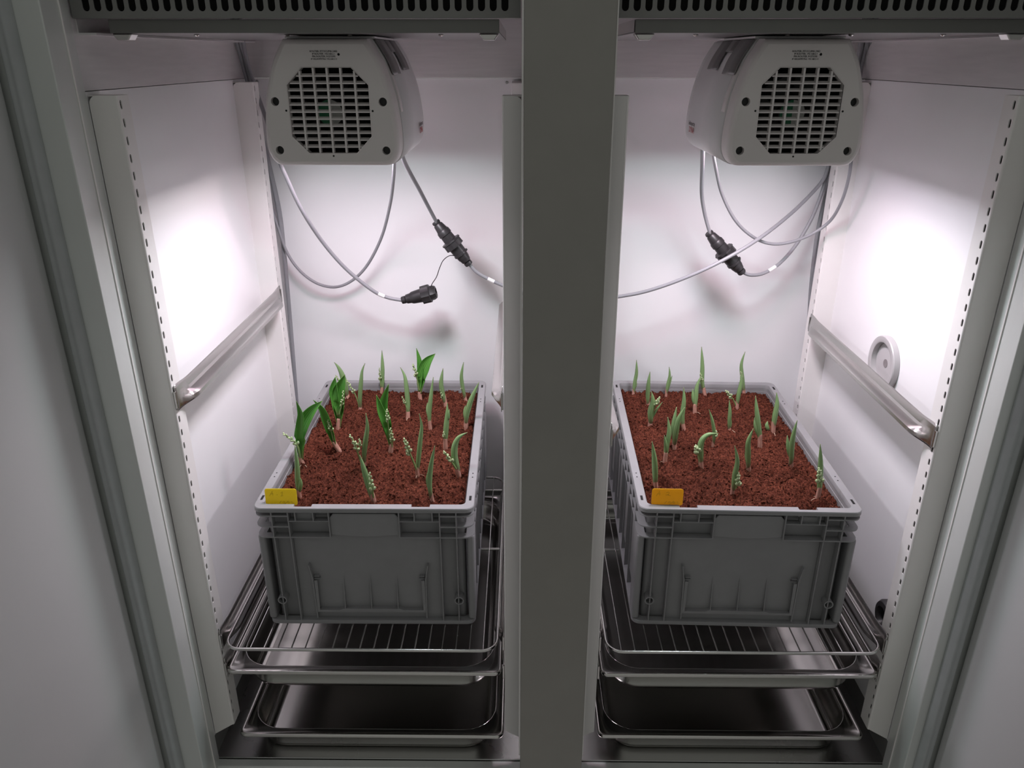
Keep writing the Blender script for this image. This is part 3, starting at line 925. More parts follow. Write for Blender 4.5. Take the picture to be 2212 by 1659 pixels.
# ------------------------------------------------------------------ substrate
def soil_height(x, y, seed, pits):
    p = Vector((x * 1.0 + seed, y, seed * .37))
    n2 = noise.noise(p * 62)
    n3 = noise.noise(p * 125 + Vector((3, 7, 1)))
    h = .0050 * noise.noise(p * 16) + .0070 * n2 + .0062 * n3 + .0046 * abs(noise.noise(p * 210)) + .0034 * noise.noise(p * 330)
    for px, py, r, d in pits:
        q = ((x - px) ** 2 + (y - py) ** 2) / (r * r)
        if q < 4:
            h -= 1.7 * d * math.exp(-q * 1.2) - d * .45 * math.exp(-(q - 1.8) ** 2 * 1.2)
    return h
def make_soil(box, seed, pits, label):
    bx, by, ba = box
    ca, sa = math.cos(ba), math.sin(ba)
    cx, cy = bx - .3 * sa, by + .3 * ca
    t = empty('potting_soil', (cx, cy, ZS - .02), ba)
    tag(t, label, 'soil', None, 'stuff')
    lp = []
    for wx, wy, r, d in pits:
        dx, dy = wx - cx, wy - cy
        lp.append((dx * ca + dy * sa, -dx * sa + dy * ca, r, d))
    nx, ny = 180, 280
    w, d = .3585, .5585
    vs = []
    hs = {}
    for j in range(ny + 1):
        for i in range(nx + 1):
            x, y = -w / 2 + w * i / nx, -d / 2 + d * j / ny
            e = min(w / 2 - abs(x), d / 2 - abs(y))
            h = soil_height(x, y, seed, lp) + .02
            if e < .004:
                h -= (.004 - e) * 1.2
            hs[i, j] = h
            vs.append((x, y, h))
    fs = [(j * (nx + 1) + i, j * (nx + 1) + i + 1, (j + 1) * (nx + 1) + i + 1, (j + 1) * (nx + 1) + i) for j in range(ny) for i in range(nx)]
    mb = MB()
    mb.add(vs, fs)
    o = part('soil_bed', mb, 'soil', t, smooth=70)
    r2 = random.Random(int(seed * 10))
    mb = MB()
    for k in range(6500):
        i, j = r2.randint(1, nx - 1), r2.randint(1, ny - 1)
        x, y = -w / 2 + w * (i + r2.random() - .5) / nx, -d / 2 + d * (j + r2.random() - .5) / ny
        s = .0007 + .0026 * r2.random() ** 2.2
        z = hs[i, j] + s * .3
        ax = Vector((r2.uniform(-1, 1), r2.uniform(-1, 1), r2.uniform(-1, 1))).normalized()
        q = Matrix.Rotation(r2.uniform(0, 6.28), 3, ax)
        st = (1 + r2.random() * 1.2, .8, .6 + .4 * r2.random())
        pts = [(1, 0, 0), (-1, 0, 0), (0, 1, 0), (0, -1, 0), (0, 0, 1), (0, 0, -1)]
        pv = [Vector((x, y, z)) + q @ Vector((a * st[0] * s * r2.uniform(.7, 1.2), b * st[1] * s * r2.uniform(.7, 1.2), c * st[2] * s)) for a, b, c in pts]
        mb.add(pv, [(0, 2, 4), (2, 1, 4), (1, 3, 4), (3, 0, 4), (2, 0, 5), (1, 2, 5), (3, 1, 5), (0, 3, 5)])
    c = part('crumbs', mb, 'soil', t)
    c['kind'] = 'stuff'
    o['kind'] = 'stuff'
    return t
def pits_for(plants, extra):
    return extra
PITS_L = [(-.275, 1.255, .012, .012), (-.245, 1.31, .012, .010), (-.405, 1.445, .010, .007), (-.33, 1.43, .012, .006), (-.385, 1.245, .010, .008), (-.23, 1.38, .009, .007), (-.19, 1.36, .010, .006), (-.12, 1.27, .012, .008), (-.36, 1.60, .012, .005), (-.15, 1.62, .010, .004)]
PITS_R = [(.285, 1.315, .014, .013), (.275, 1.345, .010, .008), (.44, 1.285, .017, .011), (.54, 1.29, .012, .009), (.335, 1.33, .010, .009), (.555, 1.245, .012, .008), (.265, 1.42, .010, .006), (.40, 1.36, .010, .006), (.37, 1.47, .010, .007), (.5, 1.56, .010, .006), (.48, 1.40, .010, .006)]
make_soil(BOXL, 1.7, PITS_L, 'reddish brown crumbly potting substrate filling the left crate')
make_soil(BOXR, 5.3, PITS_R, 'reddish brown crumbly potting substrate filling the right crate')

PLANTS = [
    (-0.4212, 1.7342, (-0.0013, 0.0101), [('r', [(-0.0016, 0.0067), (-0.0024, 0.0268), (-0.0073, 0.0599), (-0.0145, 0.0812), (-0.0233, 0.0951)], 0.0142)], [([(-0.0038, 0.0101), (-0.0108, 0.0368), (-0.0215, 0.0615)], 0.4, 1)], 'dull green shoot arching left at back left corner of left box'),
    (-0.4055, 1.5554, (0.0025, 0.0228), [('o', [(0.0032, 0.0212), (0.0051, 0.0521), (0.0072, 0.0886), (0.0167, 0.1126), (0.0258, 0.1325)], 0.0296), ('o', [(0.0035, 0.0336), (0.0014, 0.0643), (-0.0014, 0.0945), (0.0052, 0.1288)], 0.0197)], [([(0.0062, 0.0398), (0.0158, 0.0704), (0.02, 0.0961)], 0.6, 1)], 'broad bright green double-leaved shoot near left rim of left box'),
    (-0.3761, 1.66, (0.001, 0.0104), [('r', [(0.0011, 0.0039), (0.0027, 0.0364), (0.0086, 0.0748), (0.0137, 0.1032), (0.0218, 0.1225)], 0.0101)], [([(-0.0012, 0.0039), (-0.0039, 0.0267), (-0.0108, 0.0524), (-0.0232, 0.0803)], 0.45, 1.1)], 'slim shoot with bud stalk leaning left, back row of left box'),
    (-0.3424, 1.7619, None, [('r', [(-0.0011, -0.0017), (0.002, 0.0255), (0.0054, 0.059), (0.0062, 0.109)], 0.01), ('r', [(0.001, 0.0017), (0.0057, 0.0255), (0.0093, 0.0423)], 0.005)], [([(-0.0003, 0.0187), (-0.0006, 0.0423), (0.0005, 0.0689)], 0.6, 0.9)], 'tall straight shoot standing at the back rim of left box'),
    (-0.2567, 1.6143, (0.0008, 0.0144), [('r', [(0.0003, 0.0096), (0.0009, 0.0382), (-0.0006, 0.0758), (-0.0039, 0.1036), (-0.0127, 0.1234)], 0.0116)], [([(-0.0004, 0.0256), (-0.0053, 0.0414), (-0.0102, 0.0571)], 0.5, 0.7)], 'shoot with a hooked tip bending left, in middle of left box'),
    (-0.2408, 1.7172, (-0.0006, 0.019), [('o', [(-0.0006, 0.0183), (0.0, 0.0448), (0.0027, 0.0774), (0.0015, 0.1032), (-0.0043, 0.1319)], 0.0141), ('o', [(0.0, 0.0183), (0.0032, 0.0481), (0.0092, 0.0742), (0.0217, 0.1001), (0.0411, 0.1209)], 0.0281)], [([(-0.0011, 0.0283), (-0.0053, 0.0677), (-0.0119, 0.0974)], 0.4, 1.2)], 'tall shoot with a broad open leaf pointing right, back of left box'),
    (-0.1989, 1.5575, (-0.0008, 0.0197), [('r', [(-0.001, 0.015), (-0.0008, 0.0398), (0.0035, 0.0765), (0.011, 0.1259)], 0.0096), ('r', [(-0.0022, 0.0274), (-0.0048, 0.0459), (-0.0049, 0.0627)], 0.0079)], [], 'narrow upright shoot with a short side leaf, right half of left box'),
    (-0.1749, 1.6813, (-0.0031, 0.0246), [('r', [(-0.0025, 0.0148), (-0.0066, 0.0343), (-0.0091, 0.0634), (-0.0031, 0.101)], 0.0114)], [([(-0.0048, 0.018), (-0.0078, 0.0343), (-0.0109, 0.0473)], 0.7, 1)], 'curved shoot with small buds at its foot, back right of left box'),
    (-0.1291, 1.7109, (-0.004, 0.0232), [('r', [(-0.0032, 0.0183), (-0.0067, 0.0381), (-0.0088, 0.0707), (-0.0026, 0.1061)], 0.0091)], [([(-0.0046, 0.0249), (-0.0079, 0.0381), (-0.0099, 0.0512)], 0.6, 0.9)], 'slender shoot in the back right corner of left box'),
    (-0.12, 1.5665, (0.0011, 0.022), [('r', [(0.001, 0.0173), (0.0043, 0.039), (0.014, 0.0728), (0.0319, 0.1146)], 0.0119), ('r', [(0.0002, 0.0204), (-0.0008, 0.039), (0.0002, 0.055)], 0.0091)], [], 'shoot leaning right towards the right rim of left box'),
    (-0.1571, 1.4691, (0.0001, 0.0196), [('r', [(-0.0001, 0.0136), (0.0018, 0.0404), (0.0054, 0.0757), (0.0063, 0.1023)], 0.0113), ('r', [(0.0096, 0.0669), (0.0095, 0.0815), (0.0111, 0.0902)], 0.0043)], [([(-0.0005, 0.0196), (-0.002, 0.0285), (-0.0024, 0.0404)], 0.6, 0.8)], 'blunt upright shoot by the right rim of left box'),
    (-0.2711, 1.448, (0.002, 0.015), [('o', [(0.0018, 0.012), (-0.002, 0.0445), (-0.0083, 0.0764), (-0.0124, 0.1051), (0.0035, 0.153)], 0.0223), ('o', [(-0.0004, 0.0268), (-0.0071, 0.0677), (-0.0152, 0.1022), (-0.0209, 0.1333)], 0.0159)], [([(0.0009, 0.0268), (-0.0005, 0.0678), (-0.001, 0.1023)], 0.35, 1.1), ([(0.0041, 0.015), (0.0059, 0.0357), (0.0043, 0.0605)], 0.7, 1.2)], 'thick shoot with forked bright leaves in centre of left box'),
    (-0.442, 1.3891, (-0.0029, 0.016), [('o', [(-0.002, 0.0131), (-0.0013, 0.0505), (0.0039, 0.09), (0.0079, 0.1177), (0.0022, 0.1456)], 0.0159), ('o', [(-0.002, 0.0131), (-0.0007, 0.0562), (0.01, 0.09), (0.0279, 0.1178), (0.0506, 0.1404)], 0.0288)], [([(-0.0026, 0.0189), (-0.0034, 0.0476), (-0.0118, 0.0632), (-0.0279, 0.0778)], 0.55, 1.3)], 'largest wide-leaved shoot overhanging the left rim of left box'),
    (-0.3811, 1.4526, (-0.0088, 0.0203), [('o', [(-0.008, 0.0179), (-0.012, 0.0386), (-0.0179, 0.0736), (-0.0244, 0.1024), (-0.0399, 0.1242)], 0.0176)], [([(-0.0091, 0.0268), (-0.0119, 0.0533), (-0.016, 0.0751)], 0.5, 1.2)], 'shoot tilting left on a bent pink base in left box'),
    (-0.3155, 1.3867, (0.0006, 0.018), [('r', [(0.0002, 0.0093), (0.0022, 0.0295), (0.0069, 0.0581), (0.0136, 0.0918), (0.0132, 0.1236)], 0.0103)], [([(-0.0041, 0.0064), (-0.0085, 0.0324), (-0.0116, 0.058), (-0.0192, 0.0799)], 0.5, 1.3), ([(-0.0073, 0.0381), (-0.0035, 0.0552), (-0.0041, 0.0665)], 0.5, 0.8)], 'shoot with a pale bud stalk on its left, front middle of left box'),
    (-0.2726, 1.2505, (-0.0014, 0.015), [('r', [(-0.0022, 0.0095), (-0.0066, 0.0312), (-0.0135, 0.0632), (-0.0203, 0.0959)], 0.0123)], [([(0.0006, 0.0095), (0.001, 0.0393), (-0.0003, 0.0698)], 0.7, 1.3)], 'v-shaped leaf and bud spike in front row of left box'),
    (-0.2019, 1.3479, (-0.0002, 0.0171), [('r', [(0.0001, 0.0143), (0.0033, 0.0397), (0.008, 0.0759), (0.012, 0.1087), (0.0083, 0.1342)], 0.0095)], [([(-0.001, 0.0171), (-0.0094, 0.048), (-0.0203, 0.0889)], 0.45, 1.4)], 'tall shoot with a long bud stalk leaning left, front right of left box'),
    (-0.1616, 1.2494, (-0.0036, 0.0271), [('r', [(-0.0031, 0.0217), (-0.0038, 0.0432), (-0.0001, 0.0777), (0.0095, 0.1236)], 0.0094), ('r', [(-0.0058, 0.0298), (-0.0078, 0.0485), (-0.0071, 0.0645)], 0.0057)], [], 'single shoot nearest the front right rim of left box'),
    (-0.1193, 1.3477, (-0.0034, 0.0199), [('r', [(-0.0025, 0.0163), (-0.008, 0.043), (-0.0065, 0.0681), (0.0019, 0.086), (0.0187, 0.0965)], 0.0135)], [([(-0.0049, 0.0205), (-0.0142, 0.0402), (-0.0264, 0.0624)], 0.55, 1.3)], 'shoot whose leaf bows over to the right, by right rim of left box'),
    (-0.4157, 1.2638, (-0.0001, 0.0143), [('r', [(-0.0007, 0.0088), (-0.0007, 0.0333), (0.001, 0.0682), (0.0004, 0.1072)], 0.01), ('r', [(0.0011, 0.0143), (0.0052, 0.0307), (0.0066, 0.0442)], 0.0081)], [], 'shoot behind the lemon yellow tag in left box'),
    (0.28, 1.7467, (0.0008, 0.0178), [('r', [(0.0014, 0.0128), (0.0019, 0.0346), (0.0049, 0.0644), (0.0026, 0.0961)], 0.0087), ('r', [(0.0033, 0.0212), (0.005, 0.0346), (0.0043, 0.0446)], 0.0056)], [], 'short shoot in the back left corner of right box'),
    (0.3079, 1.6862, (-0.0018, 0.0181), [('r', [(-0.0015, 0.0131), (-0.0035, 0.0376), (-0.0041, 0.0635), (-0.0029, 0.0935)], 0.0102)], [], 'plain pointed shoot, second from the left at back of right box'),
    (0.3595, 1.7406, (0.0003, 0.0202), [('r', [(0.0009, 0.0158), (0.0022, 0.0342), (0.005, 0.0573), (0.0022, 0.0809)], 0.0074), ('r', [(0.0029, 0.0175), (0.0069, 0.0375), (0.012, 0.0564)], 0.0055)], [], 'small two-leaved shoot at the back rim of right box'),
    (0.2961, 1.5804, (0.0004, 0.0195), [('r', [(0.0004, 0.0158), (-0.0014, 0.0376), (0.0011, 0.0654), (-0.0039, 0.0889)], 0.0136), ('r', [(0.003, 0.0189), (0.0113, 0.0408), (0.0233, 0.0609)], 0.0051)], [([(0.0021, 0.0314), (0.0062, 0.0531), (0.0134, 0.0771)], 0.4, 1.2)], 'bushy shoot with buds and a thin side leaf at left of right box'),
    (0.4112, 1.6484, (-0.0014, 0.021), [('r', [(-0.0004, 0.0162), (-0.0001, 0.0387), (0.0007, 0.0672), (0.0092, 0.0939)], 0.0106), ('r', [(-0.0027, 0.0226), (-0.0068, 0.0418), (-0.0095, 0.0618)], 0.0082)], [], 'forked shoot on a pale base in the back middle of right box'),
    (0.4573, 1.7508, (-0.0039, 0.0185), [('r', [(-0.0034, 0.0135), (-0.0094, 0.0369), (-0.0123, 0.0798), (-0.0179, 0.1258)], 0.0105)], [([(-0.0084, 0.0269), (-0.0143, 0.0468), (-0.0197, 0.065)], 0.5, 1)], 'tallest spear-like shoot at the back rim of right box'),
    (0.3686, 1.5588, (-0.0039, 0.0187), [('r', [(-0.0032, 0.014), (-0.0067, 0.0388), (-0.0057, 0.0724), (-0.0091, 0.1048)], 0.0107), ('r', [(-0.0029, 0.0172), (-0.0051, 0.0326), (-0.007, 0.048)], 0.0079)], [], 'pointed shoot directly behind the twin shoot in right box'),
    (0.3313, 1.4741, (-0.0006, 0.0195), [('r', [(-0.0003, 0.0166), (-0.0001, 0.0404), (0.0027, 0.0727), (0.0122, 0.1003)], 0.0123), ('r', [(-0.0024, 0.0225), (-0.0054, 0.0463), (-0.0011, 0.0936)], 0.0091)], [], 'bright twin-leaved shoot on a pale base, left half of right box'),
    (0.3, 1.4073, (0.0004, 0.0213), [('r', [(0.0011, 0.0161), (0.0016, 0.0392), (0.0047, 0.0707), (-0.0002, 0.101)], 0.0103), ('r', [(0.0009, 0.0219), (-0.0017, 0.045), (-0.0057, 0.0644)], 0.0072)], [], 'dark green shoot on a pink base left of centre in right box'),
    (0.2654, 1.304, (-0.0025, 0.0167), [('r', [(-0.0021, 0.0112), (-0.0039, 0.0333), (-0.0077, 0.066), (-0.0145, 0.1022)], 0.0112)], [], 'single straight leaf standing behind the amber tag in right box'),
    (0.3694, 1.3843, (-0.0028, 0.026), [('r', [(-0.0022, 0.0202), (-0.0059, 0.0459), (-0.0029, 0.0671), (0.0085, 0.0783), (0.0277, 0.0804)], 0.0127), ('r', [(0.0, 0.0231), (-0.0008, 0.0402), (-0.0039, 0.0516)], 0.0051)], [([(-0.0053, 0.0259), (-0.0107, 0.043), (-0.0167, 0.0543)], 0.5, 1.6)], 'shoot bent over horizontally to the right in right box'),
    (0.4152, 1.4807, (0.0005, 0.0166), [('r', [(0.0008, 0.0136), (-0.0011, 0.0375), (-0.0089, 0.067), (-0.0174, 0.0895)], 0.0075)], [([(0.001, 0.0166), (0.003, 0.0286), (0.0026, 0.0405)], 0.6, 0.9)], 'thin shoot just behind the bent-over one in right box'),
    (0.4698, 1.5567, (-0.0012, 0.0109), [('r', [(-0.0007, 0.0062), (-0.003, 0.0249), (-0.0046, 0.0495), (-0.0089, 0.0762)], 0.0084), ('r', [(0.0005, 0.0078), (-0.0005, 0.0218), (0.0, 0.0326)], 0.0073)], [], 'small green spear in the centre of right box'),
    (0.5176, 1.679, (-0.0011, 0.0174), [('r', [(-0.0005, 0.0125), (0.0004, 0.0385), (0.0027, 0.0642), (0.0012, 0.0928)], 0.0102)], [([(-0.0018, 0.0059), (-0.014, 0.0271), (-0.0325, 0.048)], 0.4, 1.2)], 'shoot with a bud stalk reaching left, back right of right box'),
    (0.5552, 1.7579, (-0.0019, 0.0159), [('r', [(-0.0015, 0.0125), (-0.0079, 0.041), (-0.0155, 0.0807), (-0.0103, 0.1146)], 0.0093)], [([(-0.0099, 0.0377), (-0.0149, 0.0543), (-0.0189, 0.0675)], 0.6, 0.9)], 'tall twisting shoot rising from the back right rim of right box'),
    (0.5156, 1.4789, (-0.0032, 0.0285), [('r', [(-0.0027, 0.024), (-0.0089, 0.0507), (-0.0164, 0.0858), (-0.0229, 0.1195)], 0.0113), ('r', [(-0.0049, 0.027), (-0.0133, 0.0478), (-0.0185, 0.0683)], 0.0097)], [], 'stout double shoot on a tall pale base, right half of right box'),
    (0.5633, 1.5452, (-0.0022, 0.0293), [('r', [(-0.0013, 0.0247), (-0.0011, 0.0462), (-0.0003, 0.0734), (-0.0048, 0.0994)], 0.0117), ('r', [(-0.0108, 0.0086), (-0.0159, 0.02), (-0.015, 0.0302)], 0.0084)], [], 'shoot with a tiny separate sprout beside it, right rim of right box'),
    (0.4641, 1.3775, (-0.0031, 0.0173), [('r', [(-0.0025, 0.013), (-0.0066, 0.0387), (-0.0103, 0.0696), (-0.0048, 0.0988)], 0.0112), ('r', [(-0.005, 0.0187), (-0.0089, 0.033), (-0.0111, 0.0429)], 0.0051)], [], 'smooth upright shoot front of centre in right box'),
    (0.4076, 1.2845, (-0.0005, 0.0193), [('r', [(0.0002, 0.0152), (-0.0007, 0.0425), (0.0004, 0.0748), (-0.0089, 0.1083)], 0.0096)], [([(0.0031, 0.0152), (0.0056, 0.0289), (0.004, 0.0493)], 0.75, 1.6)], 'front row shoot with a bud at its side, middle of right box'),
    (0.5526, 1.3862, (-0.0045, 0.0288), [('r', [(-0.0037, 0.0231), (-0.0076, 0.0487), (-0.0094, 0.0796), (-0.008, 0.115)], 0.0107), ('r', [(-0.0054, 0.0259), (-0.0112, 0.0459), (-0.0159, 0.0726)], 0.0076)], [], 'tall shoot on a long pale base close to right rim of right box'),
    (0.5629, 1.2657, (0.0007, 0.0246), [('r', [(0.0013, 0.0218), (-0.001, 0.0461), (-0.0041, 0.078), (-0.01, 0.1158)], 0.0104)], [([(-0.0024, 0.0353), (-0.0087, 0.0568), (-0.0141, 0.0766)], 0.7, 1.5)], 'dark pointed shoot in the front right corner of right box'),
]
CABLES = {
    'L_plug': (0.0042, [(-0.5792, 1.76, 0.171), (-0.5792, 1.76, 0.0537), (-0.5833, 1.78, 0.0007), (-0.5739, 1.785, -0.0591), (-0.544, 1.74, -0.1222), (-0.5024, 1.64, -0.169), (-0.475, 1.57, -0.188), (-0.4602, 1.55, -0.2118), (-0.4497, 1.6, -0.2881), (-0.4313, 1.67, -0.3705), (-0.3951, 1.71, -0.4404), (-0.345, 1.73, -0.4956), (-0.3105, 1.74, -0.5184), (-0.2709, 1.74, -0.5262)]),
    'L_loop': (0.0034, [(-0.2256, 1.44, -0.1561), (-0.2315, 1.47, -0.1799), (-0.2493, 1.56, -0.2218), (-0.2753, 1.66, -0.2888), (-0.3119, 1.74, -0.3752), (-0.356, 1.78, -0.4494), (-0.3996, 1.8, -0.494), (-0.4446, 1.81, -0.5141), (-0.4886, 1.81, -0.5051), (-0.5267, 1.81, -0.4743), (-0.5543, 1.815, -0.4306), (-0.5708, 1.82, -0.371), (-0.5823, 1.825, -0.318), (-0.5903, 1.83, -0.2658), (-0.5936, 1.832, -0.1938), (-0.5951, 1.825, -0.1086), (-0.5886, 1.795, -0.0176), (-0.5871, 1.775, 0.0542), (-0.5871, 1.775, 0.171)]),
    'L_conn_up': (0.004, [(-0.2124, 1.43, -0.155), (-0.2142, 1.47, -0.1757), (-0.2134, 1.53, -0.2044), (-0.2052, 1.6, -0.2485), (-0.1949, 1.66, -0.2945), (-0.1818, 1.7, -0.3377)]),
    'LR_link': (0.004, [(-0.1147, 1.7, -0.4265), (-0.0964, 1.7, -0.4476), (-0.0675, 1.7, -0.4647), (-0.0289, 1.7, -0.4818), (0.029, 1.7, -0.5033), (0.1241, 1.7, -0.5173), (0.2212, 1.69, -0.5009), (0.2874, 1.68, -0.4837), (0.3657, 1.672, -0.4516), (0.4428, 1.67, -0.4124), (0.5237, 1.69, -0.3677), (0.6039, 1.74, -0.3215), (0.663, 1.77, -0.2705), (0.6797, 1.775, -0.2409), (0.6871, 1.78, -0.1919), (0.7023, 1.79, -0.1201), (0.7159, 1.79, -0.0357), (0.7069, 1.77, 0.0536), (0.7069, 1.77, 0.171)]),
    'L_down1': (0.0042, [(-0.5946, 1.76, 0.171), (-0.5946, 1.76, 0.0537), (-0.5967, 1.79, -0.0084), (-0.5956, 1.815, -0.0744), (-0.5925, 1.825, -0.153), (-0.5774, 1.825, -0.234), (-0.5682, 1.825, -0.3179), (-0.5652, 1.825, -0.4051), (-0.5671, 1.825, -0.5187), (-0.5718, 1.825, -0.6626), (-0.5777, 1.825, -0.8022), (-0.5876, 1.825, -1.0056)]),
    'L_down2': (0.0042, [(-0.5869, 1.76, 0.171), (-0.5869, 1.76, 0.0537), (-0.5888, 1.79, -0.0084), (-0.5881, 1.815, -0.0791), (-0.5865, 1.835, -0.1638), (-0.5745, 1.835, -0.2561), (-0.5662, 1.835, -0.3413), (-0.5665, 1.835, -0.4297), (-0.5704, 1.838, -0.546), (-0.5751, 1.838, -0.6923), (-0.5813, 1.838, -0.8476)]),
    'R_conn_up': (0.004, [(0.3258, 1.44, -0.1357), (0.3328, 1.47, -0.1587), (0.3556, 1.56, -0.2033), (0.3778, 1.64, -0.2651), (0.3982, 1.68, -0.3157), (0.4193, 1.7, -0.3629)]),
    'R_conn_dn': (0.004, [(0.4945, 1.7, -0.4429), (0.5193, 1.71, -0.455), (0.5565, 1.73, -0.4559), (0.5969, 1.75, -0.4372), (0.635, 1.77, -0.3988), (0.6626, 1.78, -0.3477), (0.6791, 1.785, -0.2933), (0.6886, 1.79, -0.243), (0.6985, 1.8, -0.1792), (0.7135, 1.805, -0.0924), (0.7237, 1.8, -0.0175), (0.7216, 1.785, 0.0541), (0.7216, 1.785, 0.171)]),
    'R_loop': (0.0034, [(0.3412, 1.44, -0.142), (0.3518, 1.47, -0.1628), (0.3815, 1.56, -0.2006), (0.42, 1.64, -0.265), (0.4662, 1.68, -0.3284), (0.5165, 1.7, -0.3688), (0.5621, 1.71, -0.3843), (0.6073, 1.71, -0.378), (0.6503, 1.71, -0.3584), (0.6775, 1.7, -0.3289), (0.6777, 1.66, -0.2823), (0.6717, 1.63, -0.235), (0.6672, 1.62, -0.1926), (0.685, 1.67, -0.1434), (0.7084, 1.74, -0.0844), (0.7249, 1.785, -0.0083), (0.7211, 1.765, 0.0534), (0.7211, 1.765, 0.171)]),
    'R_down1': (0.0042, [(0.7247, 1.76, 0.171), (0.7247, 1.76, 0.0533), (0.7409, 1.79, 0.0007), (0.7492, 1.815, -0.0549), (0.7413, 1.82, -0.1318), (0.7206, 1.82, -0.2113), (0.7107, 1.82, -0.2937), (0.706, 1.82, -0.4011), (0.7089, 1.82, -0.5136), (0.7188, 1.82, -0.6317), (0.7301, 1.82, -0.7304), (0.7442, 1.82, -0.8331), (0.7689, 1.82, -0.9264)]),
    'R_down2': (0.0042, [(0.7172, 1.76, 0.171), (0.7172, 1.76, 0.0533), (0.7312, 1.79, 0.0007), (0.7388, 1.81, -0.0642), (0.7307, 1.815, -0.1412), (0.7098, 1.815, -0.2208), (0.7009, 1.815, -0.3034), (0.6965, 1.815, -0.4), (0.7085, 1.83, -0.5398), (0.7282, 1.84, -0.688), (0.7413, 1.84, -0.8159), (0.7627, 1.84, -0.9782)]),
    'tether': (0.0009, [(-0.1385, 1.692, -0.4099), (-0.1547, 1.69, -0.4074), (-0.1695, 1.69, -0.4178), (-0.1794, 1.7, -0.4372), (-0.1886, 1.71, -0.4613), (-0.1998, 1.72, -0.4792), (-0.2051, 1.725, -0.4916)]),
    'plugL': (0.0, [(-0.2752, 1.74, -0.5262), (-0.1943, 1.74, -0.5047)]),
    'connL': (0.0, [(-0.1857, 1.7, -0.3337), (-0.1127, 1.7, -0.4307)]),
    'connR': (0.0, [(0.4137, 1.7, -0.3568), (0.4993, 1.7, -0.4482)]),
    'markers': (0.0, [(-0.3345, 1.737, -0.5131), (-0.3182, 1.74, -0.5196), (-0.0737, 1.7, -0.4604), (-0.0591, 1.7, -0.4679), (0.5686, 1.738, -0.4504), (0.5828, 1.742, -0.4449)]),
}

# ------------------------------------------------------------------ lily shoots
def leaf_mesh(pts, w, kind, seed):
    """A sheet rolled round the leaf axis: almost a tube when rolled, a trough when open. Pointed tip."""
    r = random.Random(seed)
    P = spline(pts, 6)
    n = len(P)
    L = [0.0]
    for i in range(1, n):
        L.append(L[-1] + (P[i] - P[i - 1]).length)
    tot = L[-1]
    m = 11
    face = r.uniform(-.5, .5) if kind == 'o' else math.pi + r.uniform(-.8, .8)
    verts, uvs, faces = [], [], []
    for i, p in enumerate(P):
        t = L[i] / tot
        tan = (P[min(i + 1, n - 1)] - P[max(i - 1, 0)]).normalized()
        side = Vector((math.cos(face), math.sin(face), 0))
        side = (side - tan * side.dot(tan)).normalized()
        back = tan.cross(side)
        if kind == 'o':
            prof = (0.30 + 0.70 * math.sin(min(1, t / .58) * math.pi / 2) ** 1.6) if t < .58 else max(.0, 1 - ((t - .58) / .42) ** 1.7)
            span = math.radians(300 - 160 * min(1, t / .45))
        else:
            prof = (0.62 + 0.38 * math.sin(min(1, t / .4) * math.pi / 2)) if t < .4 else max(.0, 1 - ((t - .4) / .6) ** 2.0)
            span = math.radians(335 - 60 * t)
        hw = max(.00035, w / 2 * prof)
        rad = hw if span >= math.pi else hw / math.sin(span / 2)
        for k in range(m):
            a = -span / 2 + span * k / (m - 1)
            q = p + side * (rad * math.sin(a)) + back * (rad * math.cos(a) - rad * (math.cos(span / 2) + 1) / 2 * (1 if span < math.pi else 0))
            verts.append(q)
            uvs.append((k / (m - 1), t))
    for i in range(n - 1):
        for k in range(m - 1):
            faces.append((i * m + k, i * m + k + 1, (i + 1) * m + k + 1, (i + 1) * m + k))
    return verts, faces, uvs

def leaf_part(pts, w, kind, seed, parent):
    vs, fs, uvs = leaf_mesh(pts, w, kind, seed)
    me = bpy.data.meshes.new('leaf')
    me.from_pydata([tuple(v) for v in vs], [], fs)
    uvl = me.uv_layers.new(name='UVMap')
    for lp in me.loops:
        uvl.data[lp.index].uv = uvs[lp.vertex_index]
    me.materials.append(M['leaf_open' if kind == 'o' else 'leaf_rolled'])
    me.polygons.foreach_set('use_smooth', [True] * len(me.polygons))
    o = bpy.data.objects.new('leaf', me)
    COL.objects.link(o)
    o.parent = parent
    md = o.modifiers.new('thickness', 'SOLIDIFY')
    md.thickness = .0007
    md.offset = 0
    return o

def spike_part(pts, frac, sc, seed, parent):
    r = random.Random(seed)
    P = spline(pts, 6)
    n = len(P)
    sp = part('flower_spike', MB().tube(P, .001, 6, radii=[(.0016 - .0008 * i / n) * sc for i in range(n)]), 'stalk', parent, smooth=60)
    L = [0.0]
    for i in range(1, n):
        L.append(L[-1] + (P[i] - P[i - 1]).length)
    tot = L[-1]
    mb = MB()
    nb = 12
    for k in range(nb):
        t = 1 - frac + frac * k / (nb - 1)
        i = min(range(n), key=lambda j: abs(L[j] - t * tot))
        tan = (P[min(i + 1, n - 1)] - P[max(i - 1, 0)]).normalized()
        a = k * 2.4 + r.random()
        s = tan.cross(Vector((0, 1, 0))).normalized()
        u = s.cross(tan)
        dirv = s * math.cos(a) + u * math.sin(a)
        size = (.0031 - .0014 * k / nb) * sc
        ctr = P[i] + dirv * size * (1.0 - .6 * k / nb)
        mb.ellipsoid(ctr, size * .78, size * .78, size * 1.12, 7, 4, axis=(tan * .7 + dirv * .5).normalized())
    part('buds', mb, 'bud', sp, smooth=80)
    return sp

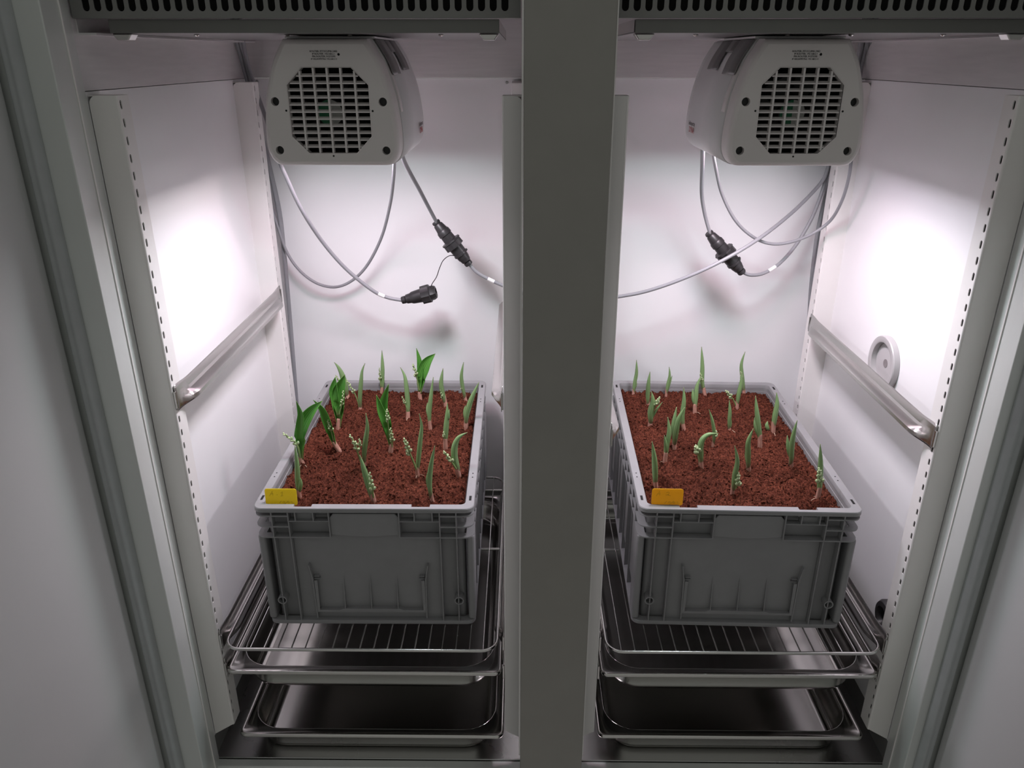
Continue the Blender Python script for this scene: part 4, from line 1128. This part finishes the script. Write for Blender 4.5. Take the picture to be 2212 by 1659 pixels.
def make_plant(k, data):
    x, y, sheath, leaves, spikes, label = data
    r = random.Random(100 + k)
    t = tag(empty('lily_shoot', (x, y, ZS)), label, 'plant', 'lily of the valley shoots in the crates')
    def p3(q, lean):
        return (q[0], lean * q[1], q[1])
    first = leaves[0]
    w0 = first[2]
    if sheath is None:
        sheath = first[1][1]
        sheath = (sheath[0], min(.012, sheath[1]))
    sx, sz = sheath
    rad = max(.0032, min(.0050, w0 * .42))
    ctr = [(0, 0, -.012), (0, 0, 0), (sx * .5, 0, sz * .5), (sx, 0, sz), (sx * 1.0 + (first[1][1][0] - sx) * .2, 0, sz + .004)]
    P = spline(ctr, 4)
    n = len(P)
    part('bud_sheath', MB().tube(P, .005, 10, radii=[rad * (1.12 - .30 * (i / (n - 1)) ** 1.5) for i in range(n)]), 'sheath', t, smooth=60)
    for q, (kind, pts, w) in enumerate(leaves):
        lean = r.uniform(-.10, .10) + (.05 if q else 0)
        pp = [p3(a, lean) for a in pts]
        if q == 0:
            # the leaf rises out of the sheath
            pp = [(sx * .8, 0, max(.0, sz * .35))] + [b for b in pp if b[2] > sz * .6]
        leaf_part(pp, w * (1.0 if kind == 'o' else .96), kind, k * 10 + q, t)
    for q, (pts, fr, sc) in enumerate(spikes):
        lean = r.uniform(-.25, -.05)
        spike_part([p3(a, lean) for a in pts], fr, sc, k * 10 + q + 5, t)
    if k % 4:
        return t
    mb = MB()                     # a few pale rootlets at the foot
    for q in range(2):
        a = r.uniform(0, 6.28)
        e = Vector((math.cos(a), math.sin(a), 0))
        mb.tube(spline([Vector((0, 0, .003)), e * .006 + Vector((0, 0, .0045)), e * .013 + Vector((0, 0, .001))], 4), .0006, 5)
    part('rootlets', mb, 'root', t, smooth=60)
    return t
for k, data in enumerate(PLANTS):
    make_plant(k, data)

# ------------------------------------------------------------------ plant tags
def plant_tag(x, y, z0, w, h, m, strokes, label, tilt, rz):
    t = tag(empty('plant_tag', (x, y, z0), rz), label, 'tag', 'yellow plant tags')
    def outl(w, h, r):
        pts = []
        for cx, cz, a0 in ((w / 2 - r, h - r, 0), (-w / 2 + r, h - r, math.pi / 2), (-w / 2 + r, r, math.pi), (w / 2 - r, r, 1.5 * math.pi)):
            for k in range(6):
                a = a0 + math.pi / 2 * k / 5
                pts.append((cx + r * math.cos(a), cz + r * math.sin(a)))
        return pts
    o = part('tag_plate', MB().prism(outl(w, h, .0045), 'y', -.0006, .0006), m, t, bevel=.0003)
    o.rotation_euler = (tilt, 0, 0)
    for st in strokes:
        p = [Vector((-w / 2 + a * w, -.0007, h - b * h)) for a, b in st]
        s = part('handwriting', MB().tube(p, .00028, 5), 'pencil', t)
        s.rotation_euler = (tilt, 0, 0)
    return t
A_ = [[(.14, .44), (.24, .14), (.25, .40)], [(.17, .32), (.27, .29)]]
ONE = [[(.50, .26), (.56, .17), (.53, .42)], [(.49, .44), (.57, .41)]]
DATE = [[(.42, .88), (.50, .72)], [(.56, .76), (.53, .84), (.58, .86), (.61, .78), (.56, .76)], [(.57, .96), (.72, .72)], [(.71, .78), (.69, .85), (.74, .86), (.76, .79), (.71, .78)], [(.79, .79), (.84, .76), (.82, .84), (.90, .85)]]
plant_tag(-.4327, 1.2125, -.7560, .0580, .0335, 'tagy', A_ + [[(.37, .36), (.40, .36)]] + ONE + DATE, 'lemon yellow plastic tag marked A-1 at front of left crate', math.radians(-4), 0)
TWO = [[(.46, .24), (.51, .18), (.55, .22), (.53, .34), (.44, .38), (.50, .36), (.60, .42)]]
plant_tag(.2685, 1.2115, -.7510, .0565, .0335, 'tago', A_ + TWO + DATE, 'amber yellow plastic tag marked A 2 at front of right crate', math.radians(-3), math.radians(-1.5))

# ------------------------------------------------------------------ cables and connectors
CG = 'grey cables at the back wall'
def cable(key, label, marker=None):
    r, pts = CABLES[key]
    P = spline(pts, 7)
    xs, ys, zs = zip(*[tuple(p) for p in P])
    org = ((min(xs) + max(xs)) / 2, (min(ys) + max(ys)) / 2, min(zs))
    o = part('cable', MB().tube(P, r, 10), 'cable', None, org, smooth=70)
    o.location = org
    tag(o, label, 'cable', CG)
    if marker:
        a, b = [Vector(CABLES['markers'][1][i]) for i in marker]
        a = min(P, key=lambda p: (p - a).length)
        b = min(P, key=lambda p: (p - b).length)
        i0, i1 = sorted((P.index(a), P.index(b)))
        if i1 - i0 < 1:
            i1 = i0 + 1
        part('marker_sleeve', MB().tube(P[i0:i1 + 1], r * 1.1, 12), 'marker', o, org, smooth=70)
    return o
cable('L_plug', 'grey cable hanging from the left lamp to the loose black plug', (0, 1))
cable('L_loop', 'thin grey cable looping from the left lamp back to the corner')
cable('L_conn_up', 'short grey cable from the left lamp into the black connector')
cable('LR_link', 'long grey cable running behind the centre post from connector to right corner', (2, 3))
cable('L_down1', 'outer grey cable running down the rear left corner')
cable('L_down2', 'inner grey cable running down the rear left corner')
cable('R_conn_up', 'short grey cable from the right lamp into the black connector')
cable('R_conn_dn', 'grey cable curving up from the right connector to the rear corner', (4, 5))
cable('R_loop', 'thin grey cable hanging in a loop under the right lamp')
cable('R_down1', 'outer grey cable running down the rear right corner')
cable('R_down2', 'inner grey cable running down the rear right corner')
r, pts = CABLES['tether']
P = spline(pts, 6)
te = single('tether_cord', MB().tube(P, .0010, 6), 'black', smooth=70)
tag(te, 'thin black tether cord between the connector and the loose plug', 'cord')

def connector(key, label, loose=False):
    a, b = [Vector(p) for p in CABLES[key][1]]
    L = (b - a).length
    mid = (a + b) / 2
    t = tag(empty('cable_connector', tuple(mid)), label, 'connector', 'black screw connectors on the cables')
    la, lb = a - mid, b - mid
    d = (lb - la).normalized()
    K = 1.16
    if loose:
        part('cable_gland', MB().lathe(la, lb, [(0, .0070 * K), (.002, .0078 * K), (.009, .0080 * K), (.0095, .0070 * K), (.012, .0095 * K), (.022, .0105 * K)], 16, .96), 'black', t, smooth=35)
        part('sleeve', MB().lathe(la + d * .022, lb, [(0, .0105 * K), (.004, .0122 * K), (.010, .0128 * K), (.020, .0135 * K), (L * .62 - .022, .0142 * K)], 20), 'black', t, smooth=35)
        part('coupling_ring', MB().lathe(la + d * L * .58, lb, [(0, .0150 * K), (.001, .0185 * K), (L * .24, .0190 * K), (L * .26, .0165 * K)], 24, .93), 'black', t, smooth=25)
        part('socket', MB().lathe(la + d * L * .82, lb, [(0, .0150 * K), (L * .10, .0150 * K), (L * .18, .0120 * K), (L * .18, .0085 * K), (L * .10, .0080 * K)], 18, .9), 'black', t, smooth=25)
    else:
        part('cable_gland', MB().lathe(la, lb, [(0, .0072 * K), (.002, .0082 * K), (.006, .0082 * K), (.0065, .0068 * K), (.010, .0092 * K), (L * .20, .0112 * K)], 16, .97), 'black', t, smooth=35)
        part('sleeve', MB().lathe(la + d * L * .20, lb, [(0, .0112 * K), (.003, .0128 * K), (L * .10, .0132 * K), (L * .11, .0118 * K), (L * .24, .0125 * K)], 20), 'black', t, smooth=35)
        part('coupling_ring', MB().lathe(la + d * L * .43, lb, [(0, .0140 * K), (.001, .0195 * K), (L * .035, .0200 * K), (L * .04, .0185 * K), (L * .15, .0190 * K), (L * .155, .0150 * K)], 24, .94), 'black', t, smooth=25)
        part('sleeve', MB().lathe(la + d * L * .58, lb, [(0, .0135 * K), (L * .14, .0130 * K), (L * .145, .0142 * K), (L * .18, .0142 * K), (L * .19, .0120 * K), (L * .26, .0112 * K)], 20), 'black', t, smooth=35)
        part('cable_gland', MB().lathe(la + d * L * .83, lb, [(0, .0112 * K), (L * .08, .0092 * K), (L * .10, .0066 * K), (L * .105, .0082 * K), (L * .155, .0082 * K), (L * .17, .0070 * K)], 16, .97), 'black', t, smooth=35)
        s = d.cross(Vector((0, 1, 0))).normalized()
        part('tether_eye', MB().lathe(la + d * L * .74 + s * .012, la + d * L * .74 + s * .018, [(0, .0025 * K), (.004, .0025 * K), (.006, .0018 * K)], 10), 'black', t, smooth=35)
    return t
connector('plugL', 'loose black plug hanging at the end of its cable', True)
connector('connL', 'black inline screw connector below the left lamp')
connector('connR', 'black inline screw connector below the right lamp')

# ------------------------------------------------------------------ wall port and grommet on the right wall
def wall_disc(name, x, y, z, label, cat, prof, m, inner=None):
    t = tag(empty(name, (x, y, z)), label, cat)
    n = 40
    rings = [[(-d, r * math.cos(2 * math.pi * k / n), r * math.sin(2 * math.pi * k / n)) for k in range(n)] for d, r in prof]
    part('flange', MB().loft(rings), m, t, smooth=35)
    if inner:
        for nm, pr, mm in inner:
            rr = [[(-d, r * math.cos(2 * math.pi * k / n), r * math.sin(2 * math.pi * k / n)) for k in range(n)] for d, r in pr]
            part(nm, MB().loft(rr, True, True), mm, t, smooth=35)
    return t
wall_disc('wall_port', XWR - .0005, 1.444, -.5640, 'round grey cable port on the right wall above the rail', 'port',
          [(0, .0560), (.010, .0560), (.0120, .0545), (.0120, .0440), (.0110, .0425), (.0005, .0415)], 'port',
          [('plug', [(.0002, .0415), (.0012, .0412), (.0012, .0120), (.0012, .0001)], 'port'), ('plug_hole_shade', [(.0005, .0085), (.0018, .0085)], 'greyink')])  # the darker inner disc stands in for a shaded hole
wall_disc('rubber_grommet', XWR - .0005, 1.232, -1.0150, 'black rubber grommet low on the right wall behind the wire shelf', 'grommet',
          [(0, .0330), (.010, .0330), (.016, .0290), (.018, .0200), (.010, .0160), (.001, .0150)], 'black',
          [('stopper', [(.001, .0155), (.008, .0150)], 'black')])

# ------------------------------------------------------------------ lift everything above the room floor
for o in list(scene.objects):
    if o.parent is None:
        o.location.z += LIFT
